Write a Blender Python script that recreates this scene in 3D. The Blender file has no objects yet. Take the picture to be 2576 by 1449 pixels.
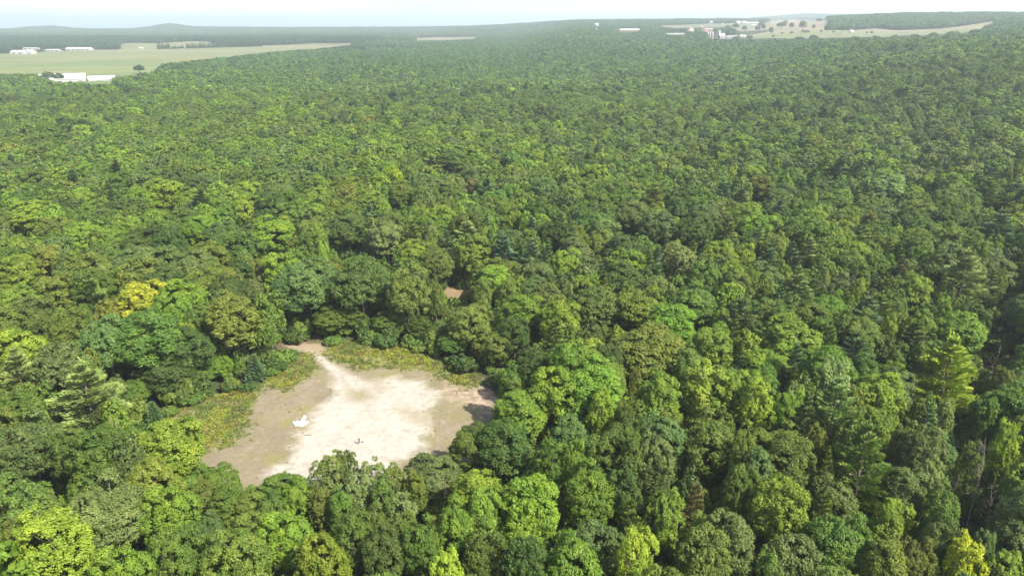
import bpy, math, random, time
import numpy as np
from mathutils import Vector, Matrix
T0 = time.time()
S = bpy.context.scene
COL = S.collection
RNG = np.random.default_rng(11)
random.seed(5)

# ------------------------------------------------------------------ camera
CAM_H = 95.0
FPX, CX, CY = 1839.0, 1288.0, 724.5          # focal length and centre on a 2576 x 1449 frame
PITCH = math.atan((CY - 53.0) / FPX)
cam_data = bpy.data.cameras.new('camera'); cam = bpy.data.objects.new('camera', cam_data); COL.objects.link(cam)
cam.location = (0, 0, CAM_H); cam.rotation_euler = (math.pi / 2 - PITCH, 0, 0)
cam_data.sensor_width = 36; cam_data.lens = 36 * FPX / 2576
cam_data.clip_start = 1.0; cam_data.clip_end = 200000
S.camera = cam

# ------------------------------------------------------------------ light
SUN_EL, SUN_AZ = math.radians(47), math.radians(128)      # azimuth clockwise from +Y: behind the camera to its right
W = bpy.data.worlds.new('World'); S.world = W; W.use_nodes = True
nt = W.node_tree; nt.nodes.clear()
sky = nt.nodes.new('ShaderNodeTexSky'); sky.sky_type = 'NISHITA'; sky.sun_disc = False
sky.sun_elevation = SUN_EL; sky.sun_rotation = SUN_AZ
sky.air_density = 1.0; sky.dust_density = 4.0; sky.ozone_density = 1.0; sky.altitude = 200
bg = nt.nodes.new('ShaderNodeBackground'); bg.inputs[1].default_value = 0.10
wo = nt.nodes.new('ShaderNodeOutputWorld')
# milky summer air: the sky whitens towards the horizon all round
geo = nt.nodes.new('ShaderNodeTexCoord'); sep = nt.nodes.new('ShaderNodeSeparateXYZ'); nt.links.new(geo.outputs['Generated'], sep.inputs[0])
mr = nt.nodes.new('ShaderNodeMapRange'); mr.interpolation_type = 'SMOOTHERSTEP'; nt.links.new(sep.outputs['Z'], mr.inputs[0])
mr.inputs[1].default_value = -.02; mr.inputs[2].default_value = .30; mr.inputs[3].default_value = 1.0; mr.inputs[4].default_value = .08
bg2 = nt.nodes.new('ShaderNodeBackground'); bg2.inputs[0].default_value = (.96, .985, 1.0, 1); bg2.inputs[1].default_value = .60
cl = nt.nodes.new('ShaderNodeTexNoise'); cl.inputs['Scale'].default_value = 3.0; cl.inputs['Detail'].default_value = 6; mp = nt.nodes.new('ShaderNodeMapping'); mp.inputs['Scale'].default_value = (1, 1, 7)
nt.links.new(geo.outputs['Generated'], mp.inputs[0]); nt.links.new(mp.outputs[0], cl.inputs['Vector'])
cr = nt.nodes.new('ShaderNodeValToRGB'); cr.color_ramp.elements[0].position = .38; cr.color_ramp.elements[1].position = .62; cr.color_ramp.elements[0].color = (.80, .90, 1, 1); cr.color_ramp.elements[1].color = (.98, .99, 1, 1)
nt.links.new(cl.outputs[0], cr.inputs[0]); nt.links.new(cr.outputs[0], bg2.inputs[0])
mxs = nt.nodes.new('ShaderNodeMixShader'); nt.links.new(mr.outputs[0], mxs.inputs[0]); nt.links.new(bg.outputs[0], mxs.inputs[1]); nt.links.new(bg2.outputs[0], mxs.inputs[2])
nt.links.new(sky.outputs[0], bg.inputs[0]); nt.links.new(mxs.outputs[0], wo.inputs[0])
sun_data = bpy.data.lights.new('sun', 'SUN'); sun_data.energy = 5.0; sun_data.angle = math.radians(0.8)
sun_data.color = (1.0, 0.925, 0.77)
sun = bpy.data.objects.new('sun', sun_data); COL.objects.link(sun)
sd = Vector((math.sin(SUN_AZ) * math.cos(SUN_EL), math.cos(SUN_AZ) * math.cos(SUN_EL), math.sin(SUN_EL)))
sun.rotation_euler = sd.to_track_quat('Z', 'Y').to_euler(); sun.location = (0, 0, 300)
S.view_settings.view_transform = 'Standard'; S.view_settings.look = 'None'
S.view_settings.gamma = 1; S.view_settings.use_curve_mapping = False
S.view_settings.exposure = 1.15
S.render.engine = 'CYCLES'
cy = S.cycles
cy.max_bounces = 5; cy.diffuse_bounces = 3; cy.glossy_bounces = 1; cy.transmission_bounces = 3
cy.volume_bounces = 1; cy.transparent_max_bounces = 4
cy.use_adaptive_sampling = False; cy.use_denoising = True
try:
    cy.denoiser = 'OPENIMAGEDENOISE'; cy.denoising_prefilter = 'ACCURATE'; cy.denoising_input_passes = 'RGB_ALBEDO_NORMAL'
except Exception: pass
cy.sample_clamp_indirect = 4

# ------------------------------------------------------------------ helpers
def link(o, parent=None, matrix=None):
    COL.objects.link(o)
    if parent is not None: o.parent = parent
    return o
def tag(o, label=None, cat=None, group=None, kind=None):
    if label: o['label'] = label
    if cat: o['category'] = cat
    if group: o['group'] = group
    if kind: o['kind'] = kind
    return o
def empty(name, loc, rz=0.0, sc=1.0):
    o = bpy.data.objects.new(name, None); o.empty_display_size = 0.5
    o.location = loc; o.rotation_euler = (0, 0, rz); o.scale = (sc, sc, sc) if not hasattr(sc, '__len__') else sc
    COL.objects.link(o); return o
def mesh_np(name, V, F, mats=(), midx=None, smooth=False):
    """V (n,3), F: (m,k) array or a list of arrays with different k"""
    me = bpy.data.meshes.new(name)
    Fs = F if isinstance(F, (list, tuple)) else [F]
    Fs = [np.asarray(f, dtype=np.int32) for f in Fs if len(f)]
    V = np.asarray(V, dtype=np.float32)
    me.vertices.add(len(V)); me.vertices.foreach_set('co', V.ravel())
    loops = np.concatenate([f.ravel() for f in Fs])
    tot = np.concatenate([np.full(len(f), f.shape[1], dtype=np.int32) for f in Fs])
    st = np.concatenate([[0], np.cumsum(tot)[:-1]]).astype(np.int32)
    me.loops.add(len(loops)); me.loops.foreach_set('vertex_index', loops)
    me.polygons.add(len(tot)); me.polygons.foreach_set('loop_start', st); me.polygons.foreach_set('loop_total', tot)
    for m in mats: me.materials.append(m)
    if midx is not None: me.polygons.foreach_set('material_index', np.asarray(midx, dtype=np.int32))
    if smooth: me.polygons.foreach_set('use_smooth', np.ones(len(tot), dtype=bool))
    me.update(calc_edges=True); return me
def fattr(me, name, vals, domain='POINT'):
    a = me.attributes.new(name, 'FLOAT', domain); a.data.foreach_set('value', np.asarray(vals, dtype=np.float32))
def cattr(me, name, cols, domain='POINT'):
    a = me.attributes.new(name, 'FLOAT_COLOR', domain)
    c = np.ones((len(cols), 4), dtype=np.float32); c[:, :3] = cols; a.data.foreach_set('color', c.ravel())
def mobj(name, me, parent=None, loc=None):
    o = bpy.data.objects.new(name, me); COL.objects.link(o)
    if parent is not None: o.parent = parent
    if loc is not None: o.location = loc
    return o

class MB:
    """collects simple shapes"""
    def __init__(s): s.v = []; s.f = []
    def box(s, c, d, rz=0.0):
        c = np.array(c, float); d = np.array(d, float) / 2
        k = len(s.v); cr, sr = math.cos(rz), math.sin(rz)
        for z in (-1, 1):
            for x, y in ((-1, -1), (1, -1), (1, 1), (-1, 1)):
                px, py = x * d[0], y * d[1]
                s.v.append((c[0] + px * cr - py * sr, c[1] + px * sr + py * cr, c[2] + z * d[2]))
        for q in ((0, 3, 2, 1), (4, 5, 6, 7), (0, 1, 5, 4), (1, 2, 6, 5), (2, 3, 7, 6), (3, 0, 4, 7)): s.f.append([k + i for i in q])
        return s
    def prism(s, poly, z0, z1):
        k = len(s.v); n = len(poly)
        for z in (z0, z1):
            for p in poly: s.v.append((p[0], p[1], z))
        s.f.append([k + i for i in range(n)][::-1]); s.f.append([k + n + i for i in range(n)])
        for i in range(n): j = (i + 1) % n; s.f.append([k + i, k + j, k + n + j, k + n + i])
        return s
    def gable(s, cx, cy, w, d, z0, h, over=0.5, t=0.3):
        """gable roof slab pair, ridge along x"""
        for sgn in (-1, 1):
            k = len(s.v); x0, x1 = cx - w / 2 - over, cx + w / 2 + over; ye = cy + sgn * (d / 2 + over)
            zz = z0 - over * h / (d / 2)
            for x in (x0, x1):
                s.v += [(x, ye, zz), (x, cy, z0 + h), (x, cy, z0 + h + t), (x, ye, zz + t)]
            for q in ((0, 1, 2, 3), (7, 6, 5, 4), (0, 4, 5, 1), (1, 5, 6, 2), (2, 6, 7, 3), (3, 7, 4, 0)): s.f.append([k + i for i in q])
        return s
    def lathe(s, prof, n=16, c=(0, 0, 0)):
        k = len(s.v)
        for r, z in prof:
            for i in range(n):
                a = 2 * math.pi * i / n; s.v.append((c[0] + r * math.cos(a), c[1] + r * math.sin(a), c[2] + z))
        for j in range(len(prof) - 1):
            for i in range(n):
                i2 = (i + 1) % n; s.f.append([k + j * n + i, k + j * n + i2, k + (j + 1) * n + i2, k + (j + 1) * n + i])
        s.f.append([k + i for i in range(n)][::-1]); s.f.append([k + (len(prof) - 1) * n + i for i in range(n)])
        return s
    def tube(s, pts, rad, n=6):
        k = len(s.v); m = len(pts); P = [Vector(p) for p in pts]
        for i in range(m):
            d = (P[min(i + 1, m - 1)] - P[max(i - 1, 0)]).normalized()
            a = d.orthogonal().normalized(); b = d.cross(a)
            if i: 
                a = (pa - d * pa.dot(d)).normalized(); b = d.cross(a)
            pa = a
            for j in range(n):
                t = 2 * math.pi * j / n; q = P[i] + (a * math.cos(t) + b * math.sin(t)) * rad[i]; s.v.append(tuple(q))
        for i in range(m - 1):
            for j in range(n):
                j2 = (j + 1) % n; s.f.append([k + i * n + j, k + i * n + j2, k + (i + 1) * n + j2, k + (i + 1) * n + j])
        s.f.append([k + j for j in range(n)][::-1]); s.f.append([k + (m - 1) * n + j for j in range(n)])
        return s
    def mesh(s, name, mat, smooth=False):
        me = bpy.data.meshes.new(name); me.from_pydata(s.v, [], s.f)
        if mat: me.materials.append(mat)
        if smooth: me.polygons.foreach_set('use_smooth', np.ones(len(me.polygons), dtype=bool))
        me.update(); return me
    def build(s, name, mat, parent=None, smooth=False):
        return mobj(name, s.mesh(name, mat, smooth), parent)

# value noise, 2-D, vectorised
_perm = np.random.default_rng(3).random((256, 256))
def vnoise(x, y, seed=0):
    x = np.asarray(x, float) + seed * 17.3; y = np.asarray(y, float) + seed * 7.7
    xi = np.floor(x).astype(int); yi = np.floor(y).astype(int); fx = x - xi; fy = y - yi
    fx = fx * fx * (3 - 2 * fx); fy = fy * fy * (3 - 2 * fy)
    g = lambda a, b: _perm[a % 256, b % 256]
    return (g(xi, yi) * (1 - fx) + g(xi + 1, yi) * fx) * (1 - fy) + (g(xi, yi + 1) * (1 - fx) + g(xi + 1, yi + 1) * fx) * fy
def fbm(x, y, oct=4, seed=0):
    r = 0; a = .5; t = 0
    for i in range(oct): r = r + a * vnoise(x * 2 ** i, y * 2 ** i, seed + i); t += a; a *= .5
    return r / t

# ------------------------------------------------------------------ projection of points and terrain height
cP, sP = math.cos(PITCH), math.sin(PITCH)
def project(X, Y, Z):
    dz = np.asarray(Z) - CAM_H
    yc = dz * cP + Y * sP; zc = Y * cP - dz * sP
    zc = np.where(zc < 1, 1, zc)
    return CX + FPX * X / zc, CY - FPX * yc / zc
def zrow(y, Y):
    t = (CY - y) / FPX
    return CAM_H + Y * (t * cP - sP) / (cP + t * sP)
TY = np.array([0, 150, 300, 500, 700, 1000, 1300, 1600, 2000, 2400, 2800, 3400, 4200, 5200, 6000, 7000, 8000, 9500, 12000, 16000], float)
TX = np.array([-700, 0, 75, 130, 175, 250, 340, 385, 430, 478, 560, 800, 1040, 1288, 1450, 1600, 1760, 1900, 2020, 2100, 2250, 2400, 2576, 3200], float)
TZ = np.zeros((len(TX), len(TY)))
def setcol(px, **kw): pass
def col_fill(i, d):
    ys = sorted(d); TZ[i] = np.interp(TY, ys, [d[k] for k in ys])
L_ = {0: 0, 2800: 0, 3400: 9, 4200: 4, 5200: 2, 6000: 10}
def crest(y, Y, tree=17): return zrow(y, Y) - tree
def left(yc): return {**L_, 7000: crest(yc, 7000), 8000: 0, 9500: -30, 16000: -60}
for i, yc in ((0, 76), (1, 76), (2, 68), (3, 65), (4, 70), (5, 74.5), (6, 72), (7, 67), (8, 58.5), (9, 66.5), (10, 68), (11, 69), (12, 68)): col_fill(i, left(yc))
col_fill(13, {0: 0, 2000: 0, 2800: 4, 3400: 6, 4200: 8, 5200: 35, 6000: crest(61, 6000), 7000: 40, 9500: -30, 16000: -60})
col_fill(14, {0: 0, 1300: 0, 2000: 12, 2800: crest(77, 2800), 3400: 50, 4200: 62, 5200: 82, 6000: crest(51, 6000), 7000: 70, 9500: -20, 16000: -60})
col_fill(15, {0: 0, 1000: 0, 1600: 6, 2400: 28, 2800: 42, 3400: crest(70, 3400) , 4200: 75, 5200: crest(49, 5200), 7000: 70, 9500: 0, 16000: -60})
col_fill(16, {0: 0, 1000: 0, 1600: 10, 2000: 24, 2400: 38, 2800: 47, 3400: 60, 4200: 78, 5200: crest(48, 5200), 7000: 70, 9500: 30, 16000: 0})
col_fill(17, {0: 0, 1000: 2, 1600: 18, 2000: 31, 2400: 43, 2800: 52, 3400: 66, 4200: 82, 5200: crest(48, 5200), 7000: 80, 9500: crest(44, 9500), 12000: 60, 16000: 0})
col_fill(18, {0: 0, 700: 3, 1000: 12, 1300: 24, 1600: 33, 2000: 40, 2400: 52, 2800: 66, 3400: 84, 4200: 92, 5200: 80, 7000: 100, 9500: crest(34, 9500), 12000: 100, 16000: 0})
col_fill(19, {0: 0, 700: 6, 1000: 20, 1300: 32, 1600: 38, 2000: 43, 2400: 58, 2800: 78, 3400: crest(40, 3400), 4200: 80, 7000: 100, 9500: crest(36, 9500), 12000: 100, 16000: 0})
col_fill(20, {0: 0, 500: 0, 700: 10, 1000: 32, 1300: 42, 1600: 44, 2000: 50, 2400: 58, 2800: 85, 3300: crest(29, 3300), 4200: 90, 9500: crest(36, 9500), 12000: 100, 16000: 0})
col_fill(21, {0: 0, 500: 3, 700: 18, 1000: 42, 1300: 50, 1600: 51, 2000: 60, 2400: 70, 2800: 94, 3300: crest(29, 3300), 4200: 100, 9500: 100, 12000: 80, 16000: 0})
col_fill(22, {0: 0, 400: 3, 700: 28, 1000: 50, 1300: 62, 1600: 66, 2000: 72, 2400: 86, 2800: 102, 3300: crest(30, 3300), 4200: 100, 9500: 100, 12000: 80, 16000: 0})
TZ[23] = TZ[22]
# finer table, smoothed
GX = np.linspace(-700, 3200, 301); GL = np.linspace(0, 1, 121); 
LY = lambda Y: np.log1p(np.clip(Y, 0, None) / 400.0) / math.log1p(16000 / 400.0)
_l = LY(TY); _t = np.array([[np.interp(g, _l, TZ[i]) for g in GL] for i in range(len(TX))])
_t = np.array([np.interp(GX, TX, _t[:, j]) for j in range(len(GL))]).T
def _sm(a, k, ax):
    w = np.exp(-np.linspace(-2, 2, 2 * k + 1) ** 2); w /= w.sum()
    p = np.pad(a, [(k, k) if i == ax else (0, 0) for i in range(2)], mode='edge')
    return sum(w[i] * np.take(p, np.arange(i, i + a.shape[ax]), axis=ax) for i in range(2 * k + 1))
_t = _sm(_sm(_t, 1, 0), 1, 1)
def height(X, Y):
    X = np.asarray(X, float); Y = np.asarray(Y, float)
    px = CX + FPX * X / np.maximum(Y * cP + 60 * sP, 40.)
    px = np.clip(px, GX[0], GX[-1] - 1e-6)
    u = (px - GX[0]) / (GX[1] - GX[0]); v = np.clip(LY(Y), 0, .99999) * (len(GL) - 1)
    a = np.floor(u).astype(int); b = np.floor(v).astype(int); fu = u - a; fv = v - b
    a = np.clip(a, 0, len(GX) - 2)
    z = (_t[a, b] * (1 - fu) + _t[a + 1, b] * fu) * (1 - fv) + (_t[a, b + 1] * (1 - fu) + _t[a + 1, b + 1] * fu) * fv
    k = np.clip((Y - 300) / 500, 0, 1) * np.clip((9000 - Y) / 1000, 0, 1)
    z = z + k * (fbm(X / 260, Y / 260, 2, 5) - .5) * 7
    k2 = np.clip((Y - 350) / 300, 0, 1) * np.clip((2600 - Y) / 600, 0, 1) * np.clip((1300 - X * 0 + (px > 900) * 3000 - Y) / 200, 0, 1)
    z = z + k2 * (fbm(X / 150, Y / 210, 2, 25) - .5) * 16
    return z
def hit(px, py, zoff=0.0):
    """where the line of sight through a picture point meets the terrain (raised by zoff)"""
    d = np.array([(px - CX) / FPX, cP + (CY - py) / FPX * sP, -sP + (CY - py) / FPX * cP])
    t = 40.0; prev = t
    while t < 30000:
        p = d * t; p[2] += CAM_H
        if p[2] <= height(p[0], p[1]) + zoff: break
        prev = t; t *= 1.01
    lo, hi = prev, t
    for _ in range(24):
        m = (lo + hi) / 2; p = d * m; p[2] += CAM_H
        if p[2] <= height(p[0], p[1]) + zoff: hi = m
        else: lo = m
    p = d * hi; return float(p[0]), float(p[1]), float(height(p[0], p[1]))
def inpoly(px, py, poly):
    px = np.asarray(px, float); py = np.asarray(py, float); r = np.zeros(px.shape, bool); n = len(poly)
    for i in range(n):
        x0, y0 = poly[i]; x1, y1 = poly[(i + 1) % n]
        if y0 == y1: continue
        c = ((y0 > py) != (y1 > py)) & (px < (x1 - x0) * (py - y0) / (y1 - y0) + x0); r ^= c
    return r
def sdist(px, py, poly):
    """signed distance, positive inside"""
    d = np.full(np.shape(px), 1e9); n = len(poly)
    for i in range(n):
        x0, y0 = poly[i]; x1, y1 = poly[(i + 1) % n]; ex, ey = x1 - x0, y1 - y0
        t = np.clip(((px - x0) * ex + (py - y0) * ey) / (ex * ex + ey * ey + 1e-9), 0, 1)
        d = np.minimum(d, np.hypot(px - x0 - t * ex, py - y0 - t * ey))
    return np.where(inpoly(px, py, poly), d, -d)
def c5(*pts): return [(386.4 + x * .3667, 772.8 + y * .3667) for x, y in pts]
def ground(poly): return [hit(x, y)[:2] for x, y in poly]

# outlines of open ground (seen parts)
CLEAR_SEEN = [(702, 852), (826, 862), (955, 865), (1010, 876), (1083, 894), (1193, 945), (1259, 978), (1255, 1030), (1240, 1060), (1200, 1088), (1140, 1103),
              (1085, 1148), (1010, 1190), (985, 1172), (955, 1172), (920, 1170), (850, 1150), (785, 1165), (770, 1213), (700, 1200), (640, 1212), (560, 1190), (490, 1165),
              (478, 1100), (434, 1050), (434, 1030), (515, 1000), (605, 985), (680, 949), (735, 910), (738, 890), (705, 879)]
CLEAR_GROUND = [(702, 852), (826, 862), (955, 865), (1010, 876), (1083, 894), (1193, 945), (1259, 978), (1285, 1040), (1270, 1110), (1200, 1180), (1120, 1250),
                (1000, 1290), (850, 1300), (700, 1275), (560, 1240), (470, 1185), (415, 1120), (400, 1050), (434, 1030), (515, 1000), (605, 985), (680, 949), (735, 910), (738, 890), (705, 879)]
FIELD_LEFT_SEEN = [(-500, 142), (0, 137), (90, 133), (227, 127), (290, 126.5), (313, 125), (303, 121), (309, 117), (298, 113), (318, 110.5), (345, 109.5), (400, 110.5), (440, 108), (480, 106), (515, 106), (538, 109), (524, 112), (545, 115), (532, 118), (580, 119), (644, 117), (720, 114.5), (794, 110), (840, 111), (886, 109.5), (888, 113), (834, 119),
                   (694, 129), (644, 134), (412, 159), (390, 177), (367, 180), (310, 192), (217, 192), (100, 184), (0, 184), (-500, 178)]
FIELD_RIGHT_SEEN = [(1855, 92), (1900, 88), (1932, 82), (1932, 55), (2000, 51), (2085, 53), (2085, 78), (2147, 78), (2204, 73), (2257, 78), (2357, 75), (2432, 66), (2502, 55), (2506, 59), (2475, 66), (2470, 80),
                    (2400, 86), (2300, 92), (2200, 94), (2100, 97), (2000, 99), (1870, 99)]
FIELD_MID_SEEN = [(1045, 97), (1100, 95), (1195, 94), (1205, 98), (1150, 101), (1045, 104)]
SLOPE_SEEN = [(1650, 66), (1720, 64), (1760, 62), (1870, 60), (1940, 58), (1940, 76), (1860, 82), (1840, 70), (1700, 72)]
BARE_SEEN = [(1105, 748), (1125, 728), (1165, 720), (1182, 734), (1155, 745), (1128, 767), (1108, 765)]
BARE2_SEEN = [(515, 1262), (543, 1262), (546, 1276), (518, 1278)]
GAP_SEEN = [(2500, 780), (2590, 790), (2565, 880), (2515, 980), (2505, 1100), (2530, 1290), (2450, 1290), (2415, 1090), (2420, 1010), (2460, 930)]
HANGAR_SEEN = [(88, 185), (140, 181), (217, 186), (219, 192), (291, 195), (291, 204), (245, 208), (150, 205), (110, 193)]
YARDS = [[(1777, 81), (1803, 86), (1804, 78), (1813, 78), (1815, 91), (1880, 90), (1872, 98), (1815, 100), (1777, 97)], [(1850, 55), (1912, 55), (1912, 68), (1880, 68), (1850, 63)], [(1783, 56), (1798, 56), (1798, 61), (1783, 61)], [(1552, 77), (1616, 72), (1616, 80), (1560, 83)],
         [(1494, 58), (1508, 58), (1504, 77), (1497, 77)], [(1639, 74), (1646, 74), (1646, 79), (1639, 79)], [(1726, 71), (1750, 71), (1750, 79), (1726, 79)], [(1762, 69), (1796, 70), (1796, 80), (1762, 80)], [(1672, 84), (1726, 85), (1726, 89), (1672, 88)], [(24, 126), (240, 122), (240, 129), (24, 140)]]
def low(poly, top=0): return [(x, 53 + (y - 53) * 1.26 if i >= top else y) for i, (x, y) in enumerate(poly)]

# ------------------------------------------------------------------ materials
def mat(name):
    m = bpy.data.materials.new(name); m.use_nodes = True; nt = m.node_tree; nt.nodes.clear()
    return m, nt, (lambda t: nt.nodes.new('ShaderNode' + t)), nt.links.new
def simple(name, col, rough=.7, var=.12, scale=1.5, spec=.3, metal=0, bump=0):
    m, nt, N, Lk = mat(name)
    o = N('OutputMaterial'); b = N('BsdfPrincipled'); b.inputs['Roughness'].default_value = rough
    b.inputs['Specular IOR Level'].default_value = spec; b.inputs['Metallic'].default_value = metal
    tc = N('TexCoord'); n = N('TexNoise'); n.inputs['Scale'].default_value = scale; n.inputs['Detail'].default_value = 6
    Lk(tc.outputs['Object'], n.inputs['Vector'])
    mr = N('MapRange'); mr.inputs[1].default_value = .3; mr.inputs[2].default_value = .7; mr.inputs[3].default_value = 1 - var; mr.inputs[4].default_value = 1 + var
    Lk(n.outputs[0], mr.inputs[0])
    h = N('HueSaturation'); h.inputs['Color'].default_value = (*col, 1); Lk(mr.outputs[0], h.inputs['Value']); Lk(h.outputs[0], b.inputs['Base Color'])
    if bump:
        bp = N('Bump'); bp.inputs['Strength'].default_value = bump; Lk(n.outputs[0], bp.inputs['Height']); Lk(bp.outputs[0], b.inputs['Normal'])
    Lk(b.outputs[0], o.inputs[0]); return m
def leaf_mat(name, trans=.25, gloss=.35):
    m, nt, N, Lk = mat(name)
    o = N('OutputMaterial'); a = N('Attribute'); a.attribute_type = 'INSTANCER'; a.attribute_name = 'tint'
    s = N('Attribute'); s.attribute_type = 'GEOMETRY'; s.attribute_name = 'shade'
    hs = N('HueSaturation')
    v = N('MapRange'); v.inputs[3].default_value = .72; v.inputs[4].default_value = 1.28; Lk(s.outputs['Fac'], v.inputs[0])
    hu = N('MapRange'); hu.inputs[3].default_value = .512; hu.inputs[4].default_value = .488; Lk(s.outputs['Fac'], hu.inputs[0])
    Lk(a.outputs['Color'], hs.inputs['Color']); Lk(v.outputs[0], hs.inputs['Value']); Lk(hu.outputs[0], hs.inputs['Hue'])
    b = N('BsdfPrincipled'); b.inputs['Roughness'].default_value = .55; b.inputs['Specular IOR Level'].default_value = gloss
    # sprays turning at different times: slow drift of hue and depth through one crown
    tco = N('TexCoord'); nz = N('TexNoise'); nz.inputs['Scale'].default_value = .33; nz.inputs['Detail'].default_value = 3; Lk(tco.outputs['Object'], nz.inputs['Vector'])
    hs2 = N('HueSaturation'); m1 = N('MapRange'); m1.inputs[1].default_value = .3; m1.inputs[2].default_value = .7; m1.inputs[3].default_value = .512; m1.inputs[4].default_value = .490; Lk(nz.outputs[0], m1.inputs[0]); Lk(m1.outputs[0], hs2.inputs['Hue'])
    m2 = N('MapRange'); m2.inputs[1].default_value = .3; m2.inputs[2].default_value = .7; m2.inputs[3].default_value = .84; m2.inputs[4].default_value = 1.16; Lk(nz.outputs[0], m2.inputs[0]); Lk(m2.outputs[0], hs2.inputs['Value'])
    Lk(hs.outputs[0], hs2.inputs['Color']); hs = hs2
    Lk(hs.outputs[0], b.inputs['Base Color'])
    t = N('BsdfTranslucent'); h2 = N('HueSaturation'); h2.inputs['Hue'].default_value = .485; h2.inputs['Saturation'].default_value = 1.15; h2.inputs['Value'].default_value = 1.1
    Lk(hs.outputs[0], h2.inputs['Color']); Lk(h2.outputs[0], t.inputs[0])
    mx = N('MixShader'); mx.inputs[0].default_value = trans; Lk(b.outputs[0], mx.inputs[1]); Lk(t.outputs[0], mx.inputs[2]); Lk(mx.outputs[0], o.inputs[0])
    return m
M = {}
M['leaf'] = leaf_mat('leaf_surface', .34, .3)
M['needle'] = leaf_mat('needle_surface', .12, .25)
M['bark'] = simple('bark', (.16, .135, .11), .9, .35, 3, .1)
M['pale_bark'] = simple('pale_bark', (.20, .18, .155), .85, .25, 3, .15)
M['white'] = simple('white_paint', (.60, .60, .60), .5, .04, .2)
M['white_roof'] = simple('white_roof', (.60, .60, .60), .45, .05, .05)
M['wall_white'] = simple('white_wall', (.36, .36, .37), .6, .06, .1)
M['wall_tan'] = simple('tan_wall', (.30, .235, .18), .7, .1, .1)
M['wall_pink'] = simple('reddish_wall', (.42, .27, .23), .8, .1, .1)
M['grey_roof'] = simple('grey_roof', (.36, .36, .36), .6, .1, .1)
M['dark'] = simple('dark_opening', (.03, .03, .035), .4, .1, 1)
M['glass'] = simple('window_glass', (.05, .06, .07), .1, .05, 1, .6)
M['concrete'] = simple('silo_concrete', (.36, .34, .34), .8, .12, .25)
M['steel'] = simple('mast_steel', (.40, .38, .38), .5, .1, 1, .4, .3)
M['sheet'] = simple('white_plastic', (.82, .84, .83), .35, .03, 2, .5)
M['skin'] = simple('skin', (.48, .30, .22), .6, .06, 20)
M['cloth_dark'] = simple('dark_jacket_cloth', (.035, .035, .05), .85, .15, 12)
M['cloth_trouser'] = simple('grey_trouser_cloth', (.11, .09, .09), .85, .15, 12)
M['hair'] = simple('hair', (.10, .07, .05), .7, .2, 30)
M['shoe'] = simple('shoe_leather', (.05, .045, .045), .6, .1, 10)
M['device'] = simple('pale_plastic', (.6, .6, .6), .4, .05, 10)
M['wood'] = simple('weathered_wood', (.20, .16, .13), .9, .25, 4)

def attr_ground(name, bumps=.25, ns=(.35, 3.0), amp=.16):
    m, nt, N, Lk = mat(name)
    o = N('OutputMaterial'); b = N('BsdfPrincipled'); b.inputs['Roughness'].default_value = .95; b.inputs['Specular IOR Level'].default_value = .1
    a = N('Attribute'); a.attribute_name = 'albedo'; tc = N('TexCoord')
    n1 = N('TexNoise'); n1.inputs['Scale'].default_value = ns[0]; n1.inputs['Detail'].default_value = 8; n1.inputs['Roughness'].default_value = .65
    n2 = N('TexNoise'); n2.inputs['Scale'].default_value = ns[1]; n2.inputs['Detail'].default_value = 4
    Lk(tc.outputs['Object'], n1.inputs['Vector']); Lk(tc.outputs['Object'], n2.inputs['Vector'])
    ad = N('Math'); ad.operation = 'ADD'; Lk(n1.outputs[0], ad.inputs[0]); Lk(n2.outputs[0], ad.inputs[1])
    mr = N('MapRange'); mr.inputs[1].default_value = .7; mr.inputs[2].default_value = 1.3; mr.inputs[3].default_value = 1 - amp; mr.inputs[4].default_value = 1 + amp
    Lk(ad.outputs[0], mr.inputs[0]); h = N('HueSaturation'); Lk(a.outputs['Color'], h.inputs['Color']); Lk(mr.outputs[0], h.inputs['Value']); Lk(h.outputs[0], b.inputs['Base Color'])
    if bumps:
        bp = N('Bump'); bp.inputs['Strength'].default_value = bumps; bp.inputs['Distance'].default_value = .15; Lk(n2.outputs[0], bp.inputs['Height']); Lk(bp.outputs[0], b.inputs['Normal'])
    Lk(b.outputs[0], o.inputs[0]); return m
M['sand'] = attr_ground('clearing_soil', .5, (1.3, 6.0), .15)
M['soil'] = attr_ground('forest_floor', .3, (.1, 1.5), .25)
M['meadow'] = attr_ground('meadow_grass', 0, (.004, .05), .22)

# ------------------------------------------------------------------ ground
def build_terrain():
    nx, ny = 300, 330
    a = np.linspace(-1.15, 1.15, nx)
    r = np.concatenate([np.linspace(-120, 40, 12), 40 + np.expm1(np.linspace(0, 1, ny - 11)[1:] * 5.6) / math.expm1(5.6) * 15000])
    Yg = r[:, None] + 0 * a[None]; Xg = a[None] * (np.maximum(Yg, 0) * 1.0 + 260)
    Zg = height(Xg, np.maximum(Yg, 0))
    V = np.stack([Xg, Yg, Zg], -1).reshape(-1, 3)
    n, k = len(r), nx
    i, j = np.meshgrid(np.arange(n - 1), np.arange(k - 1), indexing='ij'); q = i * k + j
    F = np.stack([q, q + 1, q + k + 1, q + k], -1).reshape(-1, 4)
    me = mesh_np('terrain', V, F, [M['soil']], smooth=True)
    c = np.zeros((len(V), 3)); f = fbm(V[:, 0] / 9, V[:, 1] / 9, 3, 2)[:, None]
    c[:] = np.array([.055, .05, .028]) * (1 - f) + np.array([.04, .062, .022]) * f
    cattr(me, 'albedo', c)
    o = mobj('terrain', me); tag(o, kind='structure'); return o
build_terrain()

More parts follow.
